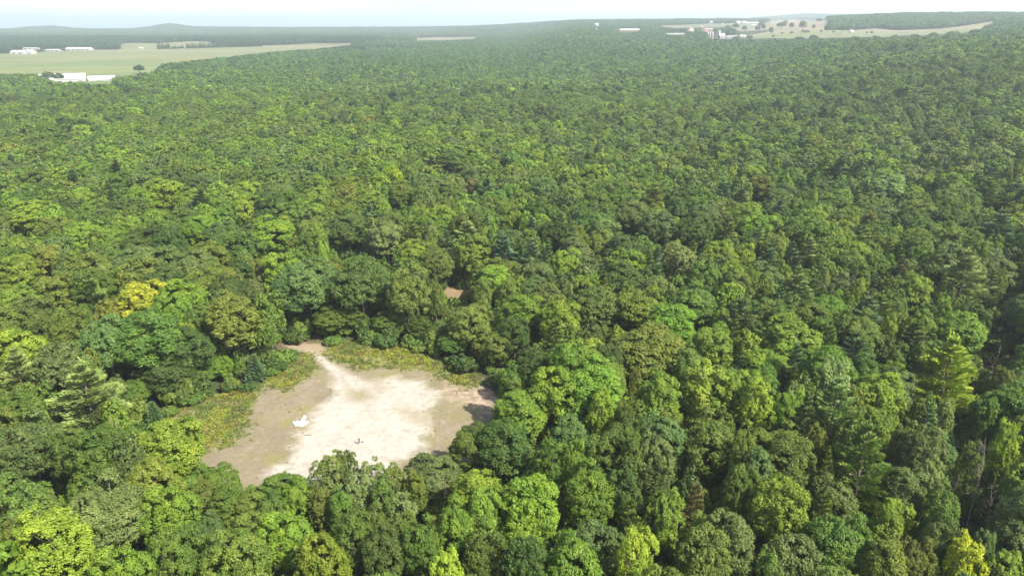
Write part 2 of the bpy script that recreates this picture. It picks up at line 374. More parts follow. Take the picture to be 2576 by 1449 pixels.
def draped(name, seen, off, colfn, mt, n=150, ext=True):
    poly = low(seen, ext) if ext else seen
    gp = np.array(ground(poly))
    # rows in depth, spaced by the log of distance
    y0, y1 = gp[:, 1].min(), gp[:, 1].max(); ys = np.exp(np.linspace(math.log(y0), math.log(y1), n + 1))
    u0, u1 = (gp[:, 0] / gp[:, 1]).min(), (gp[:, 0] / gp[:, 1]).max(); us = np.linspace(u0, u1, int(n * 1.6) + 1)
    Yg = ys[:, None] + 0 * us[None]; Xg = us[None] * Yg
    wx = Xg + (fbm(Xg / 40, Yg / 40, 2, 9) - .5) * 16
    Z = height(Xg, Yg) + off; V = np.stack([Xg, Yg, Z], -1).reshape(-1, 3)
    k = len(us); i, j = np.meshgrid(np.arange(n), np.arange(k - 1), indexing='ij'); q = (i * k + j).ravel()
    cx = (Xg[:-1, :-1] + Xg[1:, 1:]).ravel() / 2; cyy = (Yg[:-1, :-1] + Yg[1:, 1:]).ravel() / 2
    keep = inpoly(cx / cyy, np.log(cyy), [(g[0] / g[1], math.log(g[1])) for g in gp])
    q = q[keep]; F = np.stack([q, q + 1, q + k + 1, q + k], -1)
    used = np.unique(F); rm = np.zeros(len(V), int); rm[used] = np.arange(len(used))
    me = mesh_np(name, V[used], rm[F], [mt], smooth=True)
    cattr(me, 'albedo', colfn(V[used][:, 0], V[used][:, 1]))
    return tag(mobj(name, me), kind='structure')
def mixc(a, b, t): return np.array(a)[None] * (1 - t[:, None]) + np.array(b)[None] * t[:, None]
def meadow_left(x, y):
    t = np.clip((fbm(x / 500, y / 130, 3, 4) - .35) * 3.2, 0, 1); u = np.clip((y - 1500) / 1600, 0, 1)
    a = mixc((.105, .148, .056), (.145, .165, .072), t); b = mixc((.14, .155, .078), (.175, .168, .10), t)
    c = a * (1 - u[:, None]) + b * u[:, None]
    s = fbm(x / 700, y / 28, 3, 14)[:, None]
    return c * (.82 + .36 * s)
def meadow_right(x, y):
    t = np.clip((fbm(x / 260, y / 120, 3, 6) - .35) * 3.2, 0, 1); u = np.clip((y - 1900) / 900 + (fbm(x / 300, y / 300, 2, 33) - .5) * 1.6, 0, 1)
    a = mixc((.115, .16, .07), (.15, .165, .085), t); b = mixc((.18, .17, .11), (.205, .175, .125), t)
    return a * (1 - u[:, None]) + b * u[:, None]
draped('field', FIELD_LEFT_SEEN, 1.0, meadow_left, M['meadow'], 170, ext=25)
draped('field', FIELD_RIGHT_SEEN, 1.2, meadow_right, M['meadow'], 150, ext=0)
draped('field', FIELD_MID_SEEN, 1.2, lambda x, y: mixc((.18, .16, .11), (.15, .16, .085), np.clip((fbm(x / 150, y / 150, 3, 8) - .3) * 2.5, 0, 1)), M['meadow'], 60, ext=False)
draped('field', SLOPE_SEEN, 1.4, lambda x, y: mixc((.12, .15, .075), (.175, .16, .11), np.clip((fbm(x / 220, y / 160, 3, 18) - .35) * 3, 0, 1)), M['meadow'], 60, ext=False)

# the lake behind the hills
def build_lake():
    b = MB(); b.prism([(-60000, 7900), (4200, 7900), (9000, 16500), (60000, 30000), (60000, 75000), (-60000, 75000)], -21.2, -21)
    m, nt, N, Lk = mat('lake_water'); o = N('OutputMaterial'); p = N('BsdfPrincipled'); p.inputs['Base Color'].default_value = (.10, .17, .22, 1)
    p.inputs['Roughness'].default_value = .35; tc = N('TexCoord'); n = N('TexNoise'); n.inputs['Scale'].default_value = .02; n.inputs['Detail'].default_value = 6
    bp = N('Bump'); bp.inputs['Strength'].default_value = .3; Lk(tc.outputs['Object'], n.inputs['Vector']); Lk(n.outputs[0], bp.inputs['Height']); Lk(bp.outputs[0], p.inputs['Normal']); Lk(p.outputs[0], o.inputs[0])
    tag(b.build('lake_water', m), kind='structure')
build_lake()

# ------------------------------------------------------------------ the clearing: soil of many colours
SANDG = None
def build_clearing():
    gp = ground(CLEAR_GROUND); g = np.array(gp)
    x0, x1, y0, y1 = g[:, 0].min() - 3, g[:, 0].max() + 3, g[:, 1].min() - 3, g[:, 1].max() + 3
    st = .34; xs = np.arange(x0, x1, st); ys = np.arange(y0, y1, st); X, Y = np.meshgrid(xs, ys)
    Z = height(X, Y) + .16 + (fbm(X / 5, Y / 5, 3, 1) - .5) * .16 + (vnoise(X * 1.6, Y * 1.6, 4) - .5) * .05
    V = np.stack([X, Y, Z], -1).reshape(-1, 3); k = len(xs)
    d = sdist(V[:, 0], V[:, 1], gp) + (fbm(V[:, 0] / 3, V[:, 1] / 3, 3, 8) - .5) * 3
    i, j = np.meshgrid(np.arange(len(ys) - 1), np.arange(k - 1), indexing='ij'); q = (i * k + j).ravel(); q = q[d[q] > -1.2]
    F = np.stack([q, q + 1, q + k + 1, q + k], -1)
    x, y = V[:, 0], V[:, 1]
    w1 = (fbm(x / 4, y / 4, 4, 21) - .5); w2 = (fbm(x / 1.2, y / 1.2, 3, 31) - .5); w3 = (fbm(x / 9, y / 9, 3, 41) - .5)
    def field(pts, soft=1.2, warp=5.0, fine=2.5):
        s = sdist(x, y, ground(c5(*pts))) + w1 * warp + w2 * fine
        return np.clip(s / soft * .5 + .5, 0, 1)
    c = mixc((.160, .138, .094), (.200, .172, .124), np.clip(.5 + w3 * 2.2 + w2 * 1.2, 0, 1))        # buff soil
    olive = np.clip((fbm(x / 6, y / 6, 4, 51) - .5) * 5, 0, 1) * .6
    for cx_, cy_, rr in ((1000, 715, 3.8), (930, 790, 3), (1380, 590, 3.6), (1720, 720, 3), (1850, 760, 4), (830, 1050, 3.5), (1600, 460, 4), (1250, 560, 3), (1900, 900, 4), (1700, 1000, 3)):
        hx, hy, _ = hit(*c5((cx_, cy_))[0]); olive = np.maximum(olive, np.clip(1.3 - np.hypot(x - hx, (y - hy) * 1.1) / rr + w1 * 2 + w2, 0, 1))
    c = c * (1 - .7 * olive[:, None]) + np.array([.17, .165, .065])[None] * .7 * olive[:, None]
    pale = field([(1250, 480), (1450, 520), (1650, 490), (1830, 510), (1940, 580), (1930, 650), (1850, 720), (1890, 800), (1860, 850), (1850, 950), (1750, 1020), (1640, 1080), (1560, 1200), (1300, 1320), (1060, 1230),
                  (820, 1180), (780, 1130), (960, 1050), (990, 950), (980, 890), (1060, 830), (1060, 760), (1150, 690), (1250, 600), (1230, 550)], 2.2, 3.4, 2.4)
    hole = field([(1330, 560), (1460, 560), (1520, 620), (1420, 650), (1330, 640)], 2.5, 3, 2) * .75
    hole = np.maximum(hole, field([(1480, 520), (1560, 500), (1620, 560), (1560, 600), (1500, 580)], 2.5, 3, 2) * .5)
    hole = np.maximum(hole, field([(1660, 700), (1760, 700), (1840, 740), (1860, 800), (1800, 800), (1720, 740)], 2.2, 3, 2.5) * .6)
    pale = pale * (1 - hole) * np.clip(.97 + w2 * .45 + w1 * .3, 0, 1)
    streak = np.clip((fbm(x / .9 + y / 5, y / 5 - x / 9, 3, 61) - .53) * 9, 0, 1)
    tyre = field([(1880, 830), (1960, 800), (2000, 900), (1960, 960), (1900, 1010), (1860, 1030), (1700, 1080), (1680, 1060), (1860, 960)], 2.5, 3, 3) * streak * .7
    scat = np.clip((fbm(x / .8, y / .8, 3, 71) - .66) * 8, 0, 1) * .2
    track = field([(1040, 285), (1095, 300), (1200, 352), (1320, 440), (1460, 520), (1400, 590), (1260, 515), (1180, 425), (1105, 350)], 1.1, .6, .7)
    rut = np.clip(.9 + w2 * 1.0, 0, 1)
    white = np.clip(np.maximum.reduce([pale, tyre, track * rut, scat]), 0, 1)[:, None]
    wc = mixc((.305, .280, .248), (.365, .345, .315), np.clip(.55 + w1 * .9 + w2 * .9, 0, 1))
    c = c * (1 - white) + wc * white
    brown = field([(860, 215), (1200, 250), (1190, 330), (1060, 310), (870, 290)], 2, 1, 1.5)[:, None] * .8
    c = c * (1 - brown) + np.array([.255, .20, .14]) * brown
    pink = field([(1850, 400), (2020, 430), (2180, 520), (2380, 560), (2380, 660), (2240, 720), (2100, 640), (1980, 520)], 3, 5, 4)[:, None] * .7
    c = c * (1 - pink) + mixc((.22, .16, .115), (.36, .29, .23), np.clip(.5 + w2 * 3, 0, 1)) * pink
    herb = np.maximum(field([(960, 320), (1080, 330), (1140, 430), (1000, 520), (900, 570), (780, 560), (720, 600), (640, 700), (640, 800), (620, 920), (480, 980), (300, 1000), (200, 980), (60, 900), (60, 700), (350, 600), (520, 560), (700, 540), (820, 440), (850, 300)], 2, 4, 3),
                      field([(1220, 230), (1500, 220), (1750, 270), (1950, 360), (2200, 470), (2300, 520), (2150, 560), (2000, 520), (1850, 440), (1650, 425), (1400, 440), (1300, 400), (1180, 330)], 2, 4, 3))
    hb = herb[:, None] * .9
    c = c * (1 - hb) + mixc((.115, .135, .038), (.165, .155, .07), np.clip(.5 + w2 * 3, 0, 1)) * hb
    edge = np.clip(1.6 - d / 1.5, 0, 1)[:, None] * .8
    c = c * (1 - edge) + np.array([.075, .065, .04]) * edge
    # hoof and foot marks, small stones of darker tone
    spots = (np.clip((vnoise(x * 1.1, y * 1.4, 91) - .87) * 14, 0, 1) * .30)[:, None]
    c = c * (1 - spots) + np.array([.20, .165, .13]) * spots
    used = np.unique(F); rm = np.zeros(len(V), int); rm[used] = np.arange(len(used))
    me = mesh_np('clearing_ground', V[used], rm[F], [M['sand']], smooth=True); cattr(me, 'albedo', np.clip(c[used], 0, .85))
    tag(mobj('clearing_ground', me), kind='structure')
    return x, y, V[:, 2], herb, d, white[:, 0], pink[:, 0]
CL = build_clearing()
for seen, col in ((BARE_SEEN, (.25, .185, .12)), (BARE2_SEEN, (.33, .28, .23))):
    gp = ground(seen); g = np.array(gp); c0 = g.mean(0)
    gp = [tuple(c0 + (p - c0) * 1.35) for p in g]; g = np.array(gp)
    xs = np.arange(g[:, 0].min(), g[:, 0].max(), .5); ys = np.arange(g[:, 1].min(), g[:, 1].max(), .5); X, Y = np.meshgrid(xs, ys); V = np.stack([X, Y, height(X, Y) + .16 + .1 * (fbm(X / 3, Y / 3, 3, 3) - .5)], -1).reshape(-1, 3); k = len(xs)
    i, j = np.meshgrid(np.arange(len(ys) - 1), np.arange(k - 1), indexing='ij'); q = (i * k + j).ravel()
    d = sdist(V[:, 0], V[:, 1], gp) + (fbm(V[:, 0] / 2, V[:, 1] / 2, 3, 8) - .5) * 3; q = q[d[q] > 0]; F = np.stack([q, q + 1, q + k + 1, q + k], -1)
    used = np.unique(F); rm = np.zeros(len(V), int); rm[used] = np.arange(len(used))
    me = mesh_np('bare_ground', V[used], rm[F], [M['sand']], smooth=True)
    cattr(me, 'albedo', mixc(col, tuple(v * .6 for v in col), np.clip(fbm(V[used][:, 0], V[used][:, 1], 3, 5) * 1.6 - .3, 0, 1)))
    tag(mobj('bare_ground', me), kind='structure')
print('ground', round(time.time() - T0, 1))

# ------------------------------------------------------------------ tree builders (numpy)
def unit(v): return v / (np.linalg.norm(v, axis=-1, keepdims=True) + 1e-9)
def rsphere(n, rg): return unit(rg.normal(size=(n, 3)))
def quads(C, Nn, size, asp, rg, up=None):
    n = len(C); r = rsphere(n, rg) if up is None else unit(up + .25 * rsphere(n, rg))
    Tn = unit(r - Nn * (r * Nn).sum(1, keepdims=True)); B = np.cross(Nn, Tn)
    s = size[:, None]
    a = C + Tn * s; b = C + B * s * asp; c = C - Tn * s; d = C - B * s * asp
    V = np.stack([a, b, c, d], 1).reshape(-1, 3); F = np.arange(4 * n).reshape(-1, 4)
    return V, F
def spread(n, rg, zmin=-.35, tries=14):
    P = []
    for _ in range(n):
        best = None; bd = -1
        for _ in range(tries):
            p = rg.normal(size=3); p /= np.linalg.norm(p)
            if p[2] < zmin: p[2] = -p[2] * rg.random(); p /= np.linalg.norm(p)
            d = min((np.linalg.norm(p - q) for q in P), default=9)
            if d > bd: bd, best = d, p
        P.append(best)
    return np.array(P)
def crown_broad(seed, R=5.0, H=10.0, zc=11.5, lobes=44, clus=24, leaves=9, leaf=.30, lob_r=(.22, .36), spiky=0.0, squash=1.0, low=-.45):
    """domed crown: boughs of leaf puffs, each puff of single leaves. Returns V, F, shade, lobe centres"""
    rg = np.random.default_rng(seed); D = spread(lobes, rg, low)
    az = np.arctan2(D[:, 1], D[:, 0]); lop = 1 + .16 * np.sin(az * 2 + seed) + .1 * np.sin(az * 3 + seed * 2)
    rad = (1 - .15 * rg.random(lobes)) * lop
    rad[rg.random(lobes) < .2] *= .72
    LC = D * rad[:, None] * np.array([R, R, H / 2]) * .84 + np.array([0, 0, zc])
    lr = R * rg.uniform(*lob_r, lobes)
    C, Nn, SH, U = [], [], [], []
    for i in range(lobes):
        n = int(clus * (lr[i] / (R * .29)) ** 1.6) + 5
        d = unit(rsphere(n, rg) + D[i] * .85 + np.array([0, 0, .25])); k = lr[i] * rg.uniform(.72, 1.06, n)
        pc = LC[i] + d * k[:, None] * np.array([1, 1, squash + spiky * .9])
        pr = lr[i] * rg.uniform(.24, .40, n)
        sh = rg.random() * .45
        for p, r_, dd in zip(pc, pr, d):
            m = leaves
            e = rsphere(m, rg) * rg.random((m, 1)) ** .4 * r_
            if spiky > 0: e[:, 2] += np.abs(rg.normal(size=m)) * r_ * spiky
            C.append(p + e); Nn.append(unit(dd * .5 + unit(e) * .6 + np.array([0, 0, .22]) + rg.normal(size=(m, 3)) * .38)); SH.append(np.full(m, sh + rg.random() * .4) + rg.random(m) * .15)
    C = np.concatenate(C); Nn = np.concatenate(Nn); SH = np.concatenate(SH)
    V, F = quads(C, Nn, leaf * rg.uniform(.7, 1.35, len(C)), .68, rg, up=np.tile([0, 0, 1.], (len(C), 1)) if spiky > 0.5 else None)
    return V, F, np.repeat(SH, 4), LC
def limbs(seed, LC, H0=2.0, zt=16, r0=.28, nb=12, bend=.25):
    rg = np.random.default_rng(seed); b = MB(); P = [(0, 0, -1.0)]; 
    for k in range(1, 7): P.append((rg.normal() * .12 * k ** .6, rg.normal() * .12 * k ** .6, zt * k / 6 * .88))
    b.tube(P, [r0 * (1.25 if k == 0 else 1) * (1 - .78 * k / 6) for k in range(7)], 7)
    idx = rg.permutation(len(LC))[:nb]
    for i in idx:
        q = LC[i]; z0 = max(H0 + rg.random() * 2, q[2] - np.hypot(q[0], q[1]) * rg.uniform(.7, 1.3)); z0 = min(z0, zt * .8)
        mx, my = np.interp(z0, [p[2] for p in P], [p[0] for p in P]), np.interp(z0, [p[2] for p in P], [p[1] for p in P])
        a = np.array([mx, my, z0]); m = (a + q) / 2 + rg.normal(size=3) * bend; m[2] -= .4
        b.tube([a, (a + m) / 2, m, q], [r0 * .42, r0 * .34, r0 * .24, r0 * .08], 5)
    return b
def crown_pine(seed, H=20.0, R=4.4, tiers=11, leaf=.42, gap=.2, dense=1.0):
    rg = np.random.default_rng(seed); C, U, SH, BR = [], [], [], []
    for t in range(tiers):
        f = t / (tiers - 1); z = H * (.30 + .66 * f) + rg.normal() * .2
        nb = int(rg.integers(5, 8)) if f < .85 else 5
        rr = R * (1 - f ** 1.7 * .86) * (.72 + .28 * math.sin(min(1, f * 3 + .25) * math.pi / 2)) 
        a0 = rg.random() * 6.28
        for k in range(nb):
            if rg.random() < gap and f < .8: continue
            a = a0 + k * 6.283 / nb + rg.normal() * .22; L = rr * rg.uniform(.68, 1.15); dz = L * rg.uniform(.02, .28)
            d = np.array([math.cos(a), math.sin(a), 0]); s = np.array([-d[1], d[0], 0])
            BR.append((z - .3, d, L, dz))
            m = int((30 + 34 * L) * dense); u = .22 + .78 * rg.random(m) ** .8
            wd = .55 * L * np.sin(np.clip(u * 1.05, 0, 1) * math.pi * .9) ** .8 * .62 + .1
            off = rg.uniform(-1, 1, m); c = d * (u * L)[:, None] + s * (off * wd)[:, None]
            c[:, 2] += z + dz * u ** 2 + rg.normal(size=m) * .13 + .18 - .25 * np.abs(off) * wd * .3
            C.append(c); U.append(unit(d * .8 + s * (off * .7)[:, None] + np.array([0, 0, .75]) + rg.normal(size=(m, 3)) * .2)); SH.append(np.full(m, rg.random() * .6) + rg.random(m) * .4)
    m = 60; c = rg.normal(size=(m, 3)) * np.array([.3, .3, .7]) + np.array([0, 0, H * .975]); C.append(c); U.append(unit(rg.normal(size=(m, 3)) * .4 + np.array([0, 0, 1]))); SH.append(rg.random(m))
    C = np.concatenate(C); U = np.concatenate(U); SH = np.concatenate(SH); n = len(C)
    r = rsphere(n, rg) + np.array([0, 0, .8]); Nn = unit(r - U * (r * U).sum(1, keepdims=True))
    s = leaf * rg.uniform(.7, 1.3, n)[:, None]; B = np.cross(Nn, U)
    V = np.stack([C + U * s, C + B * s * .30, C - U * s * .7, C - B * s * .30], 1).reshape(-1, 3)
    b = MB(); b.tube([(0, 0, -1), (.05, 0, H * .3), (0, .06, H * .65), (0, 0, H * .97)], [.34, .26, .16, .04], 7)
    for z, d, L, dz in BR: b.tube([d * 0 + np.array([0, 0, z]), d * L * .5 + np.array([0, 0, z + dz * .2]), d * L * .92 + np.array([0, 0, z + dz * .85])], [.07, .05, .02], 4)
    return V, np.arange(4 * n).reshape(-1, 4), np.repeat(SH, 4), b
def crown_spruce(seed, H=9.0, R=2.6, leaf=.26):
    rg = np.random.default_rng(seed); C, U, SH = [], [], []
    tiers = 20
    for t in range(tiers):
        f = t / tiers; z = H * (.06 + .9 * f); rr = R * (1 - f) ** .85 + .12; nb = 11
        for k in range(nb):
            a = k * 6.283 / nb + t * 1.1 + rg.normal() * .1; L = rr * rg.uniform(.8, 1.12); m = int(8 + 22 * L); u = .25 + .75 * rg.random(m)
            d = np.array([math.cos(a), math.sin(a), 0]); s = np.array([-d[1], d[0], 0]); off = rg.uniform(-1, 1, m)
            c = d * (u * L)[:, None] + s * (off * .3 * L * (1.1 - u))[:, None]; c[:, 2] += z - .22 * L * u + rg.normal(size=m) * .06
            C.append(c); U.append(unit(d + s * (off * .6)[:, None] + np.array([0, 0, .3]) + rg.normal(size=(m, 3)) * .2)); SH.append(rg.random(m) * .6 + rg.random() * .4)
    C = np.concatenate(C); U = np.concatenate(U); SH = np.concatenate(SH); n = len(C)
    r = rsphere(n, rg) + np.array([0, 0, 1.]); Nn = unit(r - U * (r * U).sum(1, keepdims=True)); B = np.cross(Nn, U); s = leaf * rg.uniform(.7, 1.3, n)[:, None]
    V = np.stack([C + U * s, C + B * s * .42, C - U * s * .7, C - B * s * .42], 1).reshape(-1, 3)
    b = MB(); b.tube([(0, 0, -.5), (0, 0, H * .5), (0, 0, H * .96)], [.16, .1, .02], 6)
    return V, np.arange(4 * n).reshape(-1, 4), np.repeat(SH, 4), b
def dead_tree(seed, H=17.0):
    rg = np.random.default_rng(seed); b = MB(); tr = [(0, 0, -1)]
    for k in range(1, 7): tr.append((rg.normal() * .15 * k, rg.normal() * .15 * k, H * k / 6))
    b.tube(tr, [.30 * (1 - .85 * k / 6) for k in range(7)], 7); br = MB()
    for k in range(26):
        z = H * rg.uniform(.35, .97); a = rg.random() * 6.28; L = (H - z) * .28 + rg.uniform(.8, 2.4); d = np.array([math.cos(a), math.sin(a), rg.uniform(-.1, .5)])
        o = np.array([np.interp(z, [p[2] for p in tr], [p[0] for p in tr]), np.interp(z, [p[2] for p in tr], [p[1] for p in tr]), z])
        m = o + d * L * .5 + rg.normal(size=3) * .12; e = o + d * L + rg.normal(size=3) * .25; br.tube([o, m, e], [.05, .032, .012], 4)
        for _ in range(3):
            q = m + (e - m) * rg.random(); br.tube([q, q + unit(d + rg.normal(size=3) * .7) * L * .35], [.02, .008], 4)
    return b, br

# prototypes: crown mesh + trunk mesh per variant; height of top and nominal radius
PROTO = {}
def add_proto(kind, V, F, SH, tb, H, R, lm, bark, crown_name='crown'):
    cme = mesh_np(kind + '_crown', V, F, [M[lm]]); fattr(cme, 'shade', SH)
    tme = tb.mesh(kind + '_trunk', M[bark], True)
    PROTO.setdefault(kind, []).append(dict(c=cme, t=tme, H=float(V[:, 2].max()), R=R, V=V, F=F, SH=SH, lm=lm, bark=bark))
for s in range(5):
    V, F, SH, LC = crown_broad(100 + s, 5.0, 14.0, 11.0, 80, 30, 16, .145, (.16, .29), low=-.5); add_proto('oak_tree', V, F, SH, limbs(s, LC), 18, 5.0, 'leaf', 'bark')
for s in range(4):
    V, F, SH, LC = crown_broad(200 + s, 4.4, 15.0, 10.6, 72, 28, 16, .14, (.15, .27), spiky=.38, squash=1.15, low=-.65); add_proto('maple_tree', V, F, SH, limbs(20 + s, LC), 18, 4.4, 'leaf', 'bark')
for s in range(2):
    V, F, SH, LC = crown_broad(300 + s, 2.7, 14.0, 8.8, 60, 15, 14, .12, (.22, .38), spiky=.45, squash=1.3, low=-.8); add_proto('aspen_tree', V, F, SH, limbs(40 + s, LC, r0=.2, bend=.1), 16, 2.7, 'leaf', 'pale_bark')
for s in range(4):
    V, F, SH, b = crown_pine(400 + s, 20, 4.6, 12, .34, .12 + .05 * s, 1.8); add_proto('pine_tree', V, F, SH, b, 20, 4.6, 'needle', 'bark')
V, F, SH, b = crown_spruce(500); add_proto('spruce_tree', V, F, SH, b, 9, 2.6, 'needle', 'bark')
for s in range(2):
    V, F, SH, LC = crown_broad(600 + s, 1.7, 2.6, 1.3, 16, 12, 8, .17, (.3, .45), low=-.2); add_proto('shrub', V, F, SH, limbs(60 + s, LC, .3, 2.2, .05, 7, .05), 2.6, 1.7, 'leaf', 'bark')
DEAD = [dead_tree(700 + s) for s in range(2)]
DEADM = [(a.mesh('dead_trunk', M['pale_bark'], True), b.mesh('dead_branches', M['pale_bark'], True)) for a, b in DEAD]
print('protos', round(time.time() - T0, 1), sum(len(p['F']) for k in PROTO.values() for p in k))

# simpler prototypes for the forest mass (never linked to the scene on their own)
def lod_proto(name, p, step, grow, trunk=True):
    n = len(p['F']); idx = np.arange(0, n, step); V4 = p['V'].reshape(-1, 4, 3)[idx]; c = V4.mean(1, keepdims=True); V4 = c + (V4 - c) * grow
    V = V4.reshape(-1, 3); F = [np.arange(len(V)).reshape(-1, 4)]; sh = p['SH'].reshape(-1, 4)[idx].ravel(); nf = len(idx); mi = np.zeros(nf, int)
    if trunk:
        t = MB(); t.tube([(0, 0, -1), (0, 0, p['H'] * .45), (0, 0, p['H'] * .8)], [.28, .2, .08], 5); k = len(V); V = np.concatenate([V, np.array(t.v)]); sh = np.concatenate([sh, np.full(len(t.v), .5)])
        tq = [f for f in t.f if len(f) == 4]; F.append(np.array(tq) + k); mi = np.concatenate([mi, np.ones(len(tq), int)])
    me = mesh_np(name, V, F, [M[p['lm']], M[p['bark']]], mi); fattr(me, 'shade', sh)
    return bpy.data.objects.new(name, me)
def crown_points_only(seed): pass
LOD = {}
for kind, steps in (('oak_tree', (9, 80)), ('maple_tree', (9, 80)), ('aspen_tree', (6, 40)), ('pine_tree', (4, 20))):
    LOD[kind] = [[lod_proto(kind + '_model', p, steps[0], 2.5 if kind != 'pine_tree' else 2.0, True) for p in PROTO[kind]], [lod_proto(kind + '_far_model', p, steps[1], 6.0 if kind != 'pine_tree' else 4.6, True) for p in PROTO[kind]]]

# far-off patches of forest, 44 m across
def patch(seed, size=44.0):
    rg = np.random.default_rng(seed); Vs, Fs, Sh, Tn = [], [], [], []; k = 0; pts = []
    for gx in range(6):
        for gy in range(6):
            pts.append(((gx + .5 + rg.uniform(-.35, .35)) / 6 - .5, (gy + .5 + rg.uniform(-.35, .35)) / 6 - .5))
    for (u, v) in pts:
        R = rg.uniform(3.6, 5.6); Ht = rg.uniform(13.5, 20); n = 34; d = unit(rsphere(n, rg) + np.array([0, 0, .45])); con = rg.random() < .15
        if con: C = np.stack([d[:, 0] * 2.6, d[:, 1] * 2.6, Ht * rg.uniform(.5, 1.08, n)], 1); C[:, :2] *= (1.15 - C[:, 2:] / (Ht * 1.08)).clip(.1, 1) * 2
        else: C = d * np.array([R, R, 5.2]) * rg.uniform(.85, 1.05, (n, 1)) + np.array([0, 0, Ht - 5.2])
        C[:, :2] += np.array([u, v]) * size
        V, F = quads(C, unit(d + rg.normal(size=(n, 3)) * .3), rg.uniform(1.2, 2.0, n), .8, rg); Vs.append(V); Fs.append(F + k); k += len(V); Sh.append(np.full(len(V), rg.random() * (.3 if con else 1)))
    me = mesh_np('forest_patch', np.concatenate(Vs), np.concatenate(Fs), [M['leaf']]); fattr(me, 'shade', np.concatenate(Sh)); return bpy.data.objects.new('forest_patch', me)
PATCH = [patch(900 + i) for i in range(5)]

# ------------------------------------------------------------------ leaf colours
TONE = {'dark': (.070, .118, .024), 'green': (.108, .180, .029), 'grey': (.120, .178, .048), 'olive': (.138, .192, .032), 'bright': (.158, .252, .029),
        'lime': (.215, .312, .031), 'yellow': (.41, .38, .028), 'sun': (.32, .39, .024), 'blue': (.088, .152, .056), 'pale': (.178, .246, .070), 'rust': (.160, .160, .052), 'gold': (.168, .202, .032)}
TONE_WORD = {'dark': 'dark green', 'green': 'mid green', 'grey': 'grey-green', 'olive': 'olive green', 'bright': 'bright green', 'lime': 'lime green', 'yellow': 'yellow', 'sun': 'yellow', 'blue': 'blue-green',
             'pale': 'pale green', 'rust': 'rusty brown', 'gold': 'yellowish olive'}

